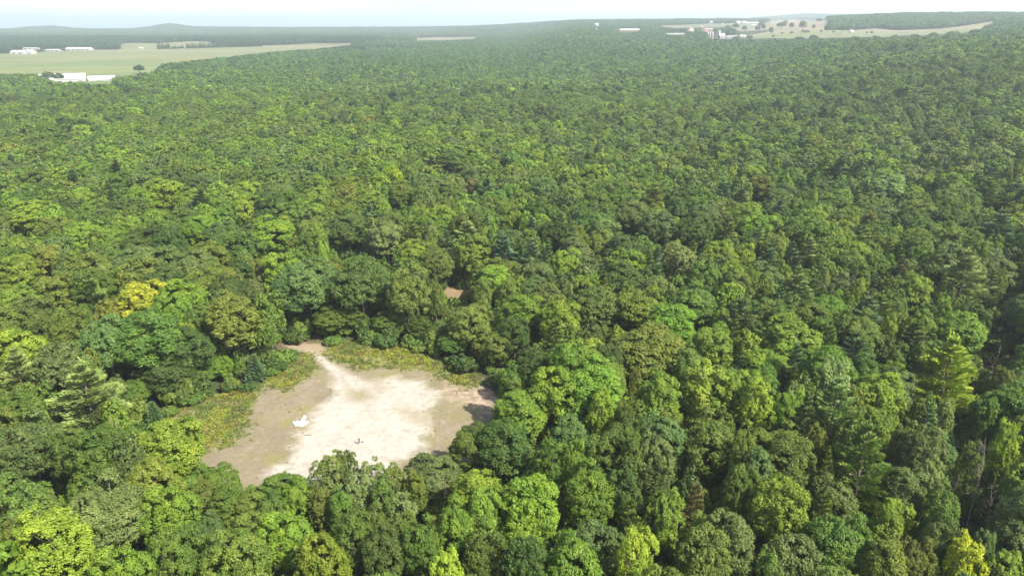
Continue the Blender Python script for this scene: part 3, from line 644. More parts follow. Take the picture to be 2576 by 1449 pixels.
# trees placed after the photograph: top of crown (x, y on a 2576-wide frame), kind, tone, crown width there, height in m, landmark phrase
H_ = [
 (93, 1290, 'maple_tree', 'lime', 215, 19, 'the corner lime maple'), (190, 905, 'pine_tree', 'pale', 165, 21, 'the broad pale pine'), (233, 1216, 'oak_tree', 'grey', 190, 18, 0), (410, 1062, 'oak_tree', 'bright', 170, 16, 0),
 (235, 1082, 'oak_tree', 'green', 135, 17, 0), (50, 1053, 'oak_tree', 'grey', 150, 17, 0), (406, 1225, 'oak_tree', 'bright', 120, 15, 0), (365, 1160, 'oak_tree', 'olive', 120, 15, 0), (390, 778, 'oak_tree', 'green', 190, 22, 0),
 (295, 800, 'oak_tree', 'grey', 130, 20, 0), (475, 820, 'oak_tree', 'dark', 140, 19, 0), (600, 745, 'maple_tree', 'gold', 160, 22, 'the golden-olive maple'), (378, 1012, 'spruce_tree', 'blue', 72, 11, 0), (645, 893, 'spruce_tree', 'blue', 66, 9.5, 'the blue-green spruce'),
 (592, 963, 'spruce_tree', 'dark', 36, 4.5, 0), (712, 885, 'shrub', 'green', 50, 3.5, 0), (548, 1183, 'oak_tree', 'green', 90, 9, 0), (600, 1240, 'pine_tree', 'olive', 60, 9, 0), (280, 1374, 'oak_tree', 'bright', 130, 17, 0),
 (434, 1332, 'oak_tree', 'green', 130, 16, 0), (578, 1337, 'oak_tree', 'olive', 140, 16, 0), (23, 866, 'pine_tree', 'pale', 100, 19, 0), (135, 861, 'oak_tree', 'grey', 120, 18, 0), (154, 773, 'oak_tree', 'olive', 110, 18, 0),
 (350, 705, 'maple_tree', 'yellow', 135, 18, 'the yellow maple'), (268, 750, 'maple_tree', 'gold', 70, 15, 0), (405, 448, 'maple_tree', 'lime', 100, 18, 'the wide lime maple'), (605, 502, 'maple_tree', 'lime', 70, 18, 'the upright lime maple'), (495, 535, 'oak_tree', 'bright', 90, 17, 0),
 (640, 642, 'maple_tree', 'gold', 50, 15, 0), (265, 447, 'pine_tree', 'olive', 50, 20, 'the slim olive pine'), (646, 396, 'maple_tree', 'rust', 22, 15, 0), (60, 500, 'oak_tree', 'lime', 120, 17, 0), (190, 560, 'oak_tree', 'bright', 80, 17, 0),
 (110, 620, 'maple_tree', 'gold', 90, 17, 0), (30, 640, 'oak_tree', 'bright', 90, 17, 0), (215, 680, 'pine_tree', 'green', 80, 20, 0), (130, 690, 'oak_tree', 'olive', 110, 17, 0), (60, 740, 'oak_tree', 'grey', 110, 17, 0),
 (781, 652, 'oak_tree', 'grey', 170, 20, 'the broad grey-green oak'), (919, 646, 'oak_tree', 'dark', 150, 20, 'the big dark oak'), (1032, 663, 'oak_tree', 'olive', 110, 20, 0), (850, 766, 'oak_tree', 'green', 110, 13, 0), (809, 601, 'maple_tree', 'lime', 30, 19, 0),
 (696, 635, 'oak_tree', 'bright', 100, 18, 0), (678, 545, 'oak_tree', 'bright', 125, 18, 0), (867, 532, 'oak_tree', 'dark', 135, 18, 0), (970, 560, 'oak_tree', 'pale', 100, 18, 0), (991, 415, 'maple_tree', 'sun', 42, 20, 'the yellow-topped maple'), (963, 498, 'oak_tree', 'lime', 40, 17, 0),
 (1010, 455, 'oak_tree', 'olive', 75, 18, 0), (1187, 587, 'maple_tree', 'bright', 95, 19, 0), (1175, 548, 'pine_tree', 'pale', 85, 20, 0), (1280, 505, 'maple_tree', 'bright', 85, 18, 0), (1135, 374, 'oak_tree', 'green', 75, 18, 0), (1190, 440, 'oak_tree', 'rust', 42, 16, 'the rusty oak'),
 (919, 429, 'pine_tree', 'pale', 45, 20, 0), (754, 422, 'pine_tree', 'olive', 38, 20, 0), (1211, 697, 'oak_tree', 'olive', 65, 15, 0), (1280, 700, 'oak_tree', 'olive', 70, 15, 0), (1183, 770, 'oak_tree', 'olive', 120, 15, 0), (1164, 670, 'spruce_tree', 'dark', 42, 9, 0),
 (1121, 563, 'pine_tree', 'blue', 42, 19, 0), (1095, 620, 'oak_tree', 'olive', 80, 17, 0), (955, 690, 'oak_tree', 'green', 80, 16, 0),
 (1425, 622, 'oak_tree', 'lime', 75, 17, 0), (1618, 721, 'oak_tree', 'bright', 130, 18, 'the broad bright oak'), (1700, 768, 'oak_tree', 'bright', 120, 17, 0), (1800, 818, 'oak_tree', 'bright', 120, 17, 0), (1508, 721, 'oak_tree', 'grey', 115, 17, 0), (1640, 824, 'oak_tree', 'gold', 190, 18, 'the wide golden-olive oak'),
 (1752, 715, 'oak_tree', 'green', 120, 17, 0), (1590, 498, 'oak_tree', 'grey', 110, 18, 0), (1662, 529, 'oak_tree', 'grey', 95, 18, 0), (1745, 546, 'oak_tree', 'dark', 85, 17, 0), (1707, 491, 'oak_tree', 'dark', 70, 17, 0), (1666, 405, 'maple_tree', 'lime', 32, 18, 'the thin lime maple'),
 (1924, 440, 'oak_tree', 'gold', 80, 17, 0), (1845, 416, 'maple_tree', 'lime', 34, 17, 0), (1817, 381, 'maple_tree', 'lime', 34, 17, 0), (1882, 608, 'maple_tree', 'lime', 52, 17, 'the feathery lime maple'), (1711, 611, 'maple_tree', 'pale', 100, 18, 0), (1357, 367, 'oak_tree', 'lime', 42, 18, 0),
 (1319, 739, 'oak_tree', 'bright', 120, 16, 0), (1477, 690, 'oak_tree', 'bright', 85, 16, 0), (1391, 553, 'oak_tree', 'dark', 75, 17, 0), (1508, 580, 'oak_tree', 'olive', 75, 17, 0), (1290, 800, 'oak_tree', 'dark', 110, 16, 0), (1240, 830, 'oak_tree', 'olive', 90, 14, 0), (1340, 870, 'oak_tree', 'dark', 80, 16, 0),
 (1430, 855, 'oak_tree', 'bright', 120, 20, 'the tall bright oak'), (1500, 905, 'oak_tree', 'bright', 140, 19, 0), (1400, 920, 'oak_tree', 'lime', 120, 18, 0), (1311, 985, 'oak_tree', 'bright', 130, 15, 0), (1516, 985, 'maple_tree', 'lime', 85, 16, 0), (1665, 938, 'oak_tree', 'bright', 105, 18, 0),
 (1783, 916, 'maple_tree', 'lime', 130, 18, 'the spiky lime maple'), (1857, 934, 'maple_tree', 'bright', 100, 17, 0), (1190, 1082, 'oak_tree', 'olive', 110, 13, 0), (1268, 1060, 'oak_tree', 'dark', 130, 15, 0), (1451, 1100, 'maple_tree', 'bright', 62, 18, 0), (1394, 1108, 'oak_tree', 'olive', 90, 16, 0), (1595, 1073, 'maple_tree', 'green', 72, 18, 0),
 (1652, 1086, 'oak_tree', 'grey', 85, 17, 0), (1791, 1043, 'oak_tree', 'olive', 130, 17, 0), (1340, 1205, 'oak_tree', 'bright', 130, 17, 0), (1486, 1172, 'oak_tree', 'bright', 120, 17, 0), (1757, 1204, 'pine_tree', 'rust', 75, 17, 'the rusty pine'), (1682, 1230, 'maple_tree', 'bright', 100, 17, 0),
 (1608, 1318, 'maple_tree', 'lime', 110, 20, 'the tall lime maple'), (1783, 1327, 'oak_tree', 'olive', 120, 17, 0), (1848, 1290, 'oak_tree', 'grey', 125, 17, 0), (1442, 1357, 'oak_tree', 'bright', 150, 17, 0), (1215, 1225, 'maple_tree', 'bright', 95, 17, 0), (1224, 1330, 'oak_tree', 'green', 110, 16, 0),
 (1875, 1165, 'oak_tree', 'green', 95, 17, 0), (1874, 1078, 'maple_tree', 'olive', 60, 17, 0), (1600, 918, 'maple_tree', 'gold', 28, 14, 0), (1118, 1385, 'maple_tree', 'lime', 100, 16, 'the small lime maple'),
 (1915, 951, 'maple_tree', 'lime', 100, 18, 0), (2112, 892, 'aspen_tree', 'pale', 78, 20, 'the silvery aspen'), (2011, 852, 'pine_tree', 'blue', 62, 20, 0), (2230, 942, 'oak_tree', 'bright', 112, 17, 0), (2413, 835, 'pine_tree', 'lime', 150, 24, 'the great yellow-green pine'), (2195, 1052, 'pine_tree', 'green', 150, 23, 'the great layered pine'),
 (2225, 1017, 'oak_tree', 'bright', 100, 16, 0), (1998, 1100, 'oak_tree', 'green', 125, 17, 0), (1976, 1200, 'oak_tree', 'bright', 135, 18, 0), (2134, 1292, 'oak_tree', 'green', 135, 17, 0), (2282, 1051, 'aspen_tree', 'olive', 50, 17, 0), (2352, 1148, 'maple_tree', 'pale', 75, 15, 0), (2291, 1174, 'oak_tree', 'grey', 105, 15, 0),
 (2452, 1357, 'maple_tree', 'sun', 120, 16, 'the corner yellow maple'), (2457, 1100, 'aspen_tree', 'olive', 50, 17, 0), (2491, 1330, 'maple_tree', 'pale', 60, 15, 0), (2260, 1248, 'oak_tree', 'bright', 90, 15, 0), (2387, 1309, 'oak_tree', 'grey', 90, 16, 0), (2247, 1344, 'oak_tree', 'olive', 115, 17, 0), (2318, 1345, 'oak_tree', 'olive', 90, 16, 0),
 (2064, 1064, 'maple_tree', 'gold', 55, 15, 0), (2550, 1055, 'maple_tree', 'lime', 70, 17, 0), (2535, 925, 'oak_tree', 'olive', 60, 16, 0), (2510, 985, 'oak_tree', 'green', 70, 16, 0),
 (2241, 427, 'aspen_tree', 'pale', 90, 22, 'the tall pale aspen'), (2341, 436, 'oak_tree', 'bright', 60, 18, 0), (2155, 523, 'maple_tree', 'lime', 32, 18, 0), (2197, 519, 'aspen_tree', 'olive', 45, 18, 0), (2447, 620, 'pine_tree', 'pale', 115, 24, 'the slope\'s pale pine'), (2124, 385, 'pine_tree', 'dark', 55, 21, 0), (2083, 385, 'pine_tree', 'green', 50, 20, 0),
 (2276, 640, 'pine_tree', 'rust', 38, 18, 'the rusty young pine'), (2121, 680, 'maple_tree', 'pale', 50, 15, 0), (2166, 694, 'maple_tree', 'lime', 45, 15, 0), (2382, 745, 'maple_tree', 'bright', 50, 16, 0), (2310, 690, 'oak_tree', 'bright', 95, 17, 0), (2509, 587, 'maple_tree', 'bright', 45, 16, 0), (2530, 520, 'pine_tree', 'blue', 90, 21, 'the slope\'s blue-green pine'),
 (2499, 440, 'pine_tree', 'green', 85, 20, 0), (2544, 415, 'maple_tree', 'gold', 30, 17, 0), (2000, 598, 'pine_tree', 'blue', 60, 20, 0), (2430, 783, 'oak_tree', 'bright', 115, 16, 0), (2231, 635, 'oak_tree', 'green', 60, 16, 0), (2052, 481, 'maple_tree', 'lime', 26, 17, 0), (1960, 398, 'maple_tree', 'lime', 26, 17, 0),
 # poplars on the clearing's near edge
 (835, 1136, 'aspen_tree', 'pale', 67, 13, 0), (868, 1130, 'aspen_tree', 'olive', 65, 13.5, 'the aspen clump'), (808, 1150, 'aspen_tree', 'olive', 62, 12, 0), (930, 1152, 'aspen_tree', 'pale', 59, 13, 0), (985, 1168, 'aspen_tree', 'olive', 65, 12.5, 0), (900, 1185, 'aspen_tree', 'pale', 59, 13, 0), (958, 1195, 'aspen_tree', 'green', 59, 13, 0),
 (800, 1215, 'aspen_tree', 'olive', 67, 13, 0), (850, 1230, 'aspen_tree', 'green', 65, 13, 0), (1010, 1235, 'aspen_tree', 'pale', 60, 14, 0), (1085, 1150, 'oak_tree', 'grey', 120, 13, 0), (1045, 1190, 'oak_tree', 'olive', 60, 12, 0), (700, 1195, 'oak_tree', 'green', 95, 11, 0), (745, 1215, 'oak_tree', 'bright', 90, 12, 0), (650, 1222, 'oak_tree', 'green', 80, 10, 0),
 (505, 1195, 'shrub', 'rust', 42, 5, 0), (620, 1290, 'oak_tree', 'olive', 90, 13, 0), (520, 1295, 'oak_tree', 'grey', 70, 11, 0), (700, 1290, 'oak_tree', 'bright', 120, 15, 0), (1140, 1260, 'oak_tree', 'bright', 110, 17, 0), (880, 1290, 'oak_tree', 'green', 110, 15, 0), (960, 1330, 'oak_tree', 'dark', 100, 15, 0), (800, 1340, 'oak_tree', 'bright', 120, 16, 0),
 (505, 1215, 'oak_tree', 'olive', 75, 9, 0), (565, 1228, 'oak_tree', 'green', 85, 10, 0), (630, 1238, 'oak_tree', 'olive', 80, 10, 0), (455, 1200, 'oak_tree', 'green', 80, 10, 0), (420, 1175, 'oak_tree', 'bright', 80, 12, 0), (680, 1250, 'oak_tree', 'green', 85, 11, 0),
 # far rim
 (745, 800, 'oak_tree', 'dark', 70, 13, 0), (980, 780, 'oak_tree', 'green', 80, 16, 0), (1060, 800, 'oak_tree', 'dark', 80, 15, 0), (1140, 840, 'oak_tree', 'green', 75, 13, 0), (560, 900, 'maple_tree', 'bright', 70, 13, 0), (430, 900, 'oak_tree', 'dark', 120, 17, 0), (500, 930, 'oak_tree', 'green', 80, 14, 0), (350, 960, 'oak_tree', 'green', 90, 15, 0),
 (372, 125.5, 0, 0, 0, 0, 0),
]
H_ = [h for h in H_ if h[2]]
kinds = ['oak_tree', 'maple_tree', 'pine_tree', 'aspen_tree', 'spruce_tree', 'shrub']
BASE = {(781, 652): 838, (919, 646): 842, (850, 766): 852, (1032, 663): 860, (1140, 840): 912, (1060, 800): 872, (980, 780): 856, (745, 800): 845, (1240, 830): 940, (600, 745): 930, (390, 778): 985, (475, 820): 985, (560, 900): 965,
        (430, 900): 1010, (500, 930): 985, (350, 960): 1030, (645, 893): 968, (592, 963): 990, (295, 800): 1000, (1290, 800): 930, (1183, 770): 905}
mpp0 = lambda y: (y * cP + 90 * sP) / FPX
trees = []           # dict: x,y,z,r,h,kind,tone,phrase,hero
for (px, py, kind, tone, wpx, h, ph) in H_:
    h = h * 1.13 if h >= 15 else h
    if kind == 'oak_tree' and py > 880 and wpx > 60: wpx = wpx * 1.15
    if kind == 'pine_tree' and wpx > 50: wpx = wpx * 1.22
    if (px, py) in BASE:
        x, y, z = hit(px, BASE[(px, py)]); y += 2.0; h = float(zrow(py, y)) - z; x *= y / (y - 2.0)
    else: x, y, z = hit(px, py, h)
    zc = y * cP - (z + h - CAM_H) * sP; r = wpx / 2 * zc / FPX
    # distance along the ground so that the crown's outline (not its axis) meets the sight line
    trees.append(dict(x=x, y=y + r * .15, z=float(height(x, y)), r=max(r, .5), h=h, kind=kind, tone=tone, ph=ph, hero=True, hx=px, hy=py, hw=wpx))
print('heroes', len(trees), 'r', min(t['r'] for t in trees), max(t['r'] for t in trees), round(time.time() - T0, 1))

for i, (px, py, w, h, tone) in enumerate(((745, 862, 44, 3.0, 'dark'), (790, 866, 40, 2.5, 'green'), (835, 868, 46, 3.5, 'green'), (880, 866, 50, 3.2, 'dark'), (925, 868, 44, 3.6, 'green'), (968, 872, 46, 3.0, 'dark'), (1012, 876, 52, 3.4, 'green'), (1052, 888, 40, 3.0, 'olive'),
        (1090, 892, 52, 3.6, 'dark'), (1130, 915, 48, 3.4, 'green'), (1165, 935, 50, 3.6, 'dark'), (1203, 955, 50, 3.8, 'green'), (1240, 975, 48, 3.6, 'dark'), (1262, 1000, 44, 3.0, 'green'), (735, 892, 34, 2.4, 'green'), (690, 935, 40, 2.8, 'dark'), (660, 962, 40, 2.6, 'green'), (618, 985, 44, 2.6, 'dark'),
        (560, 985, 50, 3.2, 'green'), (520, 1000, 52, 3.4, 'dark'), (480, 1016, 50, 3.0, 'green'), (440, 1030, 52, 3.4, 'grey'), (420, 1050, 46, 3.0, 'green'), (700, 870, 34, 2.6, 'dark'))):
    x, y, z = hit(px, py + 4); y += 1.5
    if i % 5 in (1, 3): continue
    q_ = (1.25, 0, .8, 0, .55)[i % 5]; trees.append(dict(x=x, y=y, z=float(height(x, y)), r=w * mpp0(y) / 2 * q_, h=h * q_ * 1.1, kind='shrub', tone=tone, ph=0, hero=True))
OPEN = [CLEAR_SEEN, FIELD_LEFT_SEEN, FIELD_RIGHT_SEEN, FIELD_MID_SEEN, SLOPE_SEEN, BARE_SEEN, BARE2_SEEN, GAP_SEEN, HANGAR_SEEN] + YARDS
CG = ground(CLEAR_GROUND)
HERO_BOX = [(t['y'], t['hx'], t['hy'], t['hw']) for t in trees if 'hx' in t] + [(hit(1140, 745)[1] - 3, 1140, 720, 64), (hit(530, 1269)[1] - 3, 530, 1255, 40)]
def blocked(X, Y, R, Hh, under=False):
    """True where a tree would stand on open ground or hide it"""
    Z = height(X, Y); bad = inpoly(X, Y, CG)
    for fx, fz in ((0, 0), (0, 1.0), (-.9, .72), (.9, .72), (0, .5), (-.6, .9), (.6, .9), (0, .25), (0, .75), (0, .87), (0, -.2)):
        px, py = project(X + fx * R, Y - (R * .9 if fz < 0 else 0), Z + abs(fz) * Hh)
        near = Y < 700
        for P in OPEN:
            if under and P is GAP_SEEN: continue
            if P in (CLEAR_SEEN, BARE_SEEN, BARE2_SEEN, GAP_SEEN): m = inpoly(px, py, P) & near
            elif fx == 0: m = inpoly(px, py, P) & ~near
            else: continue
            bad |= m
    if under: return bad
    TX_, TYp = project(X, Y, Z + Hh)
    for hy, hx, htop, hw in HERO_BOX:
        m = (Y < hy - 1) & (TYp < htop + .75 * hw) & (TYp > htop - 80)
        if not m.any(): continue
        rp = R * FPX / np.maximum(Y * cP + 75 * sP, 30.)
        bad |= m & (np.abs(TX_ - hx) < .36 * hw + .55 * rp)
    return bad

# ---- near fill by dart throwing
rg = np.random.default_rng(77)
NEAR = 430.0
GRID = {}
def gkey(x, y): return (int(x // 14), int(y // 14))
for t in trees: GRID.setdefault(gkey(t['x'], t['y']), []).append(t)
def ok_space(x, y, r, f):
    a, b = gkey(x, y)
    for i in (-1, 0, 1):
        for j in (-1, 0, 1):
            for t in GRID.get((a + i, b + j), ()):
                if math.hypot(t['x'] - x, t['y'] - y) < f * (r + t['r']): return False
    return True
def pick(x, y, r_):
    """kind and tone after where it stands"""
    u = x / max(y, 60.); n = float(vnoise(x / 70, y / 70, 3)); n2 = float(vnoise(x / 38, y / 38, 7)); q = r_.random()
    pine = .05 + .16 * np.clip((u + .15) * 1.8, 0, 1) + (.15 if n > .68 else 0)
    if q < pine: k = 'pine_tree'
    elif q < pine + .045 + .05 * (u > .3): k = 'aspen_tree'
    elif q < pine + .24: k = 'maple_tree'
    else: k = 'oak_tree'
    w = n2 * .6 + r_.random() * .5
    if k == 'pine_tree': tone = r_.choice(['blue', 'green', 'dark', 'pale', 'olive'], p=[.34, .3, .1, .18, .08])
    elif k == 'aspen_tree': tone = r_.choice(['pale', 'lime', 'olive', 'green'], p=[.40, .06, .28, .26])
    elif k == 'maple_tree': tone = r_.choice(['lime', 'bright', 'green', 'olive', 'gold'], p=[.06, .44, .36, .12, .02]) if w > .52 else r_.choice(['bright', 'green', 'grey', 'olive'], p=[.2, .42, .2, .18])
    else: tone = r_.choice(['bright', 'green', 'olive', 'lime', 'grey'], p=[.34, .38, .16, .01, .11]) if w > .56 else r_.choice(['dark', 'green', 'grey', 'olive', 'bright'], p=[.30, .30, .26, .09, .05])
    return str(k), str(tone)
cand = 0
for f, n_try, (ra, rb) in ((.74, 9000, (6.0, 8.8)), (.72, 16000, (3.8, 5.2)), (.70, 16000, (2.6, 3.6)), (.66, 16000, (1.9, 2.7))):
    Ys = np.sqrt(rg.random(n_try)) * (NEAR - 35) + 35; Xs = rg.uniform(-1, 1, n_try) * (Ys * .80 + 24)
    Rs = rg.uniform(ra, rb, n_try); Hs = np.clip(14.8 + Rs * .75 + rg.normal(0, 1.3, n_try) + 2.2 * (fbm(Xs / 60, Ys / 60, 2, 44) - .5) * 2, 9, 26)
    if ra < 2: Hs = rg.uniform(6, 9.5, n_try)
    B = blocked(Xs, Ys, Rs, Hs)
    for x, y, r, h, b in zip(Xs, Ys, Rs, Hs, B):
        if b or not ok_space(x, y, r, f): continue
        k, tone = pick(x, y, rg)
        if k == 'pine_tree': r *= .85; h += 2.0
        if k == 'aspen_tree': r *= .6
        t = dict(x=float(x), y=float(y), z=float(height(x, y)), r=float(r), h=float(h), kind=k, tone=tone, ph=0, hero=False); trees.append(t); GRID.setdefault(gkey(x, y), []).append(t)
print('near trees', len(trees), round(time.time() - T0, 1))

# ---- which of them are objects: the 300 of each kind that show largest
for t in trees:
    px, py = project(t['x'], t['y'], t['z'] + t['h'] * .8); t['px'], t['py'] = float(px), float(py)
    d = math.hypot(t['y'], CAM_H - t['z'] - t['h'] * .7); t['size'] = t['r'] / d
    wpx = t['r'] / d * FPX
    t['in'] = (-wpx * .8 < t['px'] < 2576 + wpx * .8) and t['py'] < 1449 + wpx * .9
single, mass = [], []
for k in kinds:
    lst = sorted([t for t in trees if t['kind'] == k and t['in']], key=lambda t: (-t['hero'], -t['size']))
    single += lst[:298]; mass += lst[298:]
mass += [t for t in trees if not t['in']]
# labels
ORD = ['', 'second ', 'third ', 'fourth ', 'fifth ', 'sixth ', 'seventh ', 'eighth ', 'ninth ', 'tenth ', 'eleventh ', 'twelfth ', 'thirteenth ', 'fourteenth ', 'fifteenth ', 'sixteenth ']
SHAPE = {'oak_tree': 'round oak', 'maple_tree': 'feathery maple', 'pine_tree': 'layered pine', 'aspen_tree': 'narrow aspen', 'spruce_tree': 'conical spruce', 'shrub': 'low shrub'}
CATS = {'oak_tree': 'oak tree', 'maple_tree': 'maple tree', 'pine_tree': 'pine tree', 'aspen_tree': 'aspen tree', 'spruce_tree': 'spruce tree', 'shrub': 'shrub'}
GRP = {'oak_tree': 'oaks of the forest', 'maple_tree': 'maples of the forest', 'pine_tree': 'pines of the forest', 'aspen_tree': 'aspens of the forest', 'spruce_tree': 'spruces by the clearing', 'shrub': 'shrubs by the clearing'}
LM = [(t['x'], t['y'], t['ph'], t) for t in trees if t['ph']]
for (px, py, ph) in ((1052, 0, 0),): pass
for (px, py, ph) in ((903, 1110, 'the person'), (705, 862, 'the track mouth'), (1257, 990, 'the clearing\'s shaded end'), (434, 1060, 'the clearing\'s weedy end'), (1138, 745, 'the small bare patch')):
    x, y, z = hit(px, py); LM.append((x, y, ph, None))
SEC = ['right of', 'behind and right of', 'behind', 'behind and left of', 'left of', 'in front and left of', 'in front of', 'in front and right of']
cells = {}
for t in single:
    if t['ph']: continue
    best = min(LM, key=lambda l: math.hypot(l[0] - t['x'], l[1] - t['y']))
    a = math.atan2(t['y'] - best[1], t['x'] - best[0]); s = int(round(a / (math.pi / 4))) % 8
    t['ref'] = best[2]; t['sec'] = SEC[s]; t['dist'] = math.hypot(best[0] - t['x'], best[1] - t['y'])
    cells.setdefault((best[2], s, t['kind'], t['tone']), []).append(t)
for key, lst in cells.items():
    lst.sort(key=lambda t: t['dist'])
    for i, t in enumerate(lst):
        nm = TONE_WORD[t['tone']] + ' ' + SHAPE[t['kind']]
        if len(lst) == 1: t['label'] = f"{nm} {t['sec']} {t['ref']}"
        else: t['label'] = f"{'nearest ' if i == 0 else ORD[min(i, 15)] + 'nearest '}{nm} {t['sec']} {t['ref']}"
LMLAB = {
 'the corner lime maple': 'big lime green maple filling the bottom corner, spiky crown lit by sun', 'the broad pale pine': 'broad pale green pine with layered boughs beside the weedy end of the clearing',
 'the golden-olive maple': 'tall golden-olive maple standing beside the track mouth and blue-green spruce', 'the blue-green spruce': 'bushy blue-green spruce at the clearing edge under the golden-olive maple',
 'the yellow maple': 'bright yellow maple turning early among dark green oaks behind the weedy end', 'the wide lime maple': 'wide lime green maple among darker oaks, well behind the yellow maple',
 'the upright lime maple': 'upright lime green maple alone among dark oaks, beyond the golden-olive maple', 'the slim olive pine': 'slim olive pine poking above oaks beside the wide lime maple',
 'the broad grey-green oak': 'broad grey-green oak overhanging the track mouth behind the clearing', 'the big dark oak': 'large dark green oak beside the broad grey-green oak behind the clearing',
 'the yellow-topped maple': 'small yellow-topped maple above an olive oak, far behind the clearing', 'the rusty oak': 'small rusty brown oak among pale and green crowns, far behind the small bare patch',
 'the broad bright oak': 'broad bright green oak dome standing before the greyer oaks', 'the wide golden-olive oak': 'wide golden-olive oak with reddish rim between bright green oaks',
 'the thin lime maple': 'thin lime green maple glowing among blue-green pines', 'the feathery lime maple': 'feathery lime green maple rising behind the long row of bright oaks',
 'the tall bright oak': 'tall bright green oak towering over the shaded end of the clearing', 'the spiky lime maple': 'spiky lime green maple beside the wide golden-olive oak',
 'the rusty pine': 'rusty brown pine standing over a dark gap, among green oaks', 'the tall lime maple': 'tall lime green maple cut by the bottom edge, bare branches beside it',
 'the small lime maple': 'small lime green maple cut by the bottom edge below the aspens', 'the silvery aspen': 'tall silvery aspen shining between green oaks',
 'the great yellow-green pine': 'great yellow-green pine with drooping boughs beside the dark gap', 'the great layered pine': 'great layered green pine among oaks and bare trunks',
 'the corner yellow maple': 'glowing yellow maple near the bottom corner beside the dark gap', 'the tall pale aspen': 'tall pale aspen with long white trunk showing on the slope',
 'the slope\'s pale pine': 'big pale pine on the slope, above the dark gap', 'the rusty young pine': 'rusty brown young pine on the slope among green oaks',
 'the slope\'s blue-green pine': 'broad blue-green pine on the slope near the edge of the view', 'the aspen clump': 'tallest olive aspen of the clump in front of the person'}
for t in single:
    if t['ph']: t['label'] = LMLAB[t['ph']]
seen_l = {}
for t in single:
    l = t['label']
    if l in seen_l: t['label'] = l + ', the ' + ('taller' if t['h'] > seen_l[l]['h'] else 'smaller') + ' one'
    seen_l[t['label']] = t
# build
rg2 = np.random.default_rng(5)
def jitter_tone(tone, r_):
    c = np.array(TONE[tone]); return c * (1 + r_.normal(0, .10)) * np.array([1 + r_.normal(0, .07), 1, 1 + r_.normal(0, .08)])
cnt = {}
for t in single:
    pr = PROTO[t['kind']]; i = cnt.get(t['kind'], 0); cnt[t['kind']] = i + 1
    p = pr[int(rg2.integers(len(pr)))]; e = empty(t['kind'], (t['x'], t['y'], t['z']), rg2.random() * 6.283, (t['r'] / p['R'], t['r'] / p['R'] * rg2.uniform(.9, 1.1), t['h'] / p['H']))
    tag(e, t['label'], CATS[t['kind']], GRP[t['kind']])
    c = mobj('crown', p['c'], e); c['tint'] = [float(v) for v in jitter_tone(t['tone'], rg2)]; mobj('trunk', p['t'], e)
print('single trees', cnt, round(time.time() - T0, 1))

# dead standing trees
for (px, py, h, v, lab) in ((2487, 1104, 21, 0, 'tall bare dead trunk standing in the dark gap'), (2474, 1110, 19, 1, 'second bare trunk beside the tall dead one in the dark gap'), (2413, 1187, 13, 0, 'short pale dead trunk below the great yellow-green pine'),
                       (2509, 1204, 16, 1, 'pale dead trunk leaning from the lower end of the dark gap'), (2321, 850, 20, 1, 'grey dead tree with wide bare branches beside the great yellow-green pine'), (2515, 868, 17, 0, 'grey dead treetop at the upper end of the dark gap'),
                       (2140, 690, 17, 0, 'pale dead trunk between two pale maples on the slope'), (2152, 700, 16, 1, 'thin dead tree beside the pale dead trunk on the slope'), (1600, 1400, 16, 1, 'bare branches of a dead tree beside the tall lime maple'),
                       (966, 232, 20, 0, 'white dead snag standing far off in the green forest')):
    x, y, z = hit(px, py, h); e = empty('dead_tree', (x, y, z), px % 6, (h / 17 * .42, h / 17 * .42, h / 17)); tag(e, lab, 'dead tree', 'dead trees standing in the forest')
    mobj('trunk', DEADM[v][0], e); mobj('branches', DEADM[v][1], e)

# ---- forest mass: points with scale, turn, tint; instanced models
def scatter(name, models, P, SC, ROT, TINT, IDX, label, cat):
    me = bpy.data.meshes.new(name); me.vertices.add(len(P)); me.vertices.foreach_set('co', np.asarray(P, dtype=np.float32).ravel())
    a = me.attributes.new('scl', 'FLOAT_VECTOR', 'POINT'); a.data.foreach_set('vector', np.asarray(SC, dtype=np.float32).ravel())
    a = me.attributes.new('rot', 'FLOAT_VECTOR', 'POINT'); a.data.foreach_set('vector', np.stack([0 * ROT, 0 * ROT, ROT], 1).astype(np.float32).ravel())
    cattr(me, 'tint', TINT)
    a = me.attributes.new('idx', 'INT', 'POINT'); a.data.foreach_set('value', np.asarray(IDX, dtype=np.int32))
    o = mobj(name, me); tag(o, label, cat, kind='stuff')
    ng = bpy.data.node_groups.new(name, 'GeometryNodeTree'); ng.interface.new_socket('Geometry', in_out='INPUT', socket_type='NodeSocketGeometry'); ng.interface.new_socket('Geometry', in_out='OUTPUT', socket_type='NodeSocketGeometry')
    N = ng.nodes.new; gi = N('NodeGroupInput'); go = N('NodeGroupOutput'); gti = N('GeometryNodeGeometryToInstance')
    for m in reversed(models):
        oi = N('GeometryNodeObjectInfo'); oi.inputs['Object'].default_value = m; ng.links.new(oi.outputs['Geometry'], gti.inputs[0])
    iop = N('GeometryNodeInstanceOnPoints'); iop.inputs['Pick Instance'].default_value = True
    def na(n, t):
        x = N('GeometryNodeInputNamedAttribute'); x.data_type = t; x.inputs['Name'].default_value = n
        return next(s for s in x.outputs if s.enabled and s.name == 'Attribute')
    ng.links.new(gi.outputs[0], iop.inputs['Points']); ng.links.new(gti.outputs[0], iop.inputs['Instance']); ng.links.new(na('idx', 'INT'), iop.inputs['Instance Index'])
    ng.links.new(na('rot', 'FLOAT_VECTOR'), iop.inputs['Rotation']); ng.links.new(na('scl', 'FLOAT_VECTOR'), iop.inputs['Scale']); ng.links.new(iop.outputs[0], go.inputs[0])
    md = o.modifiers.new('scatter', 'NODES'); md.node_group = ng
    return o
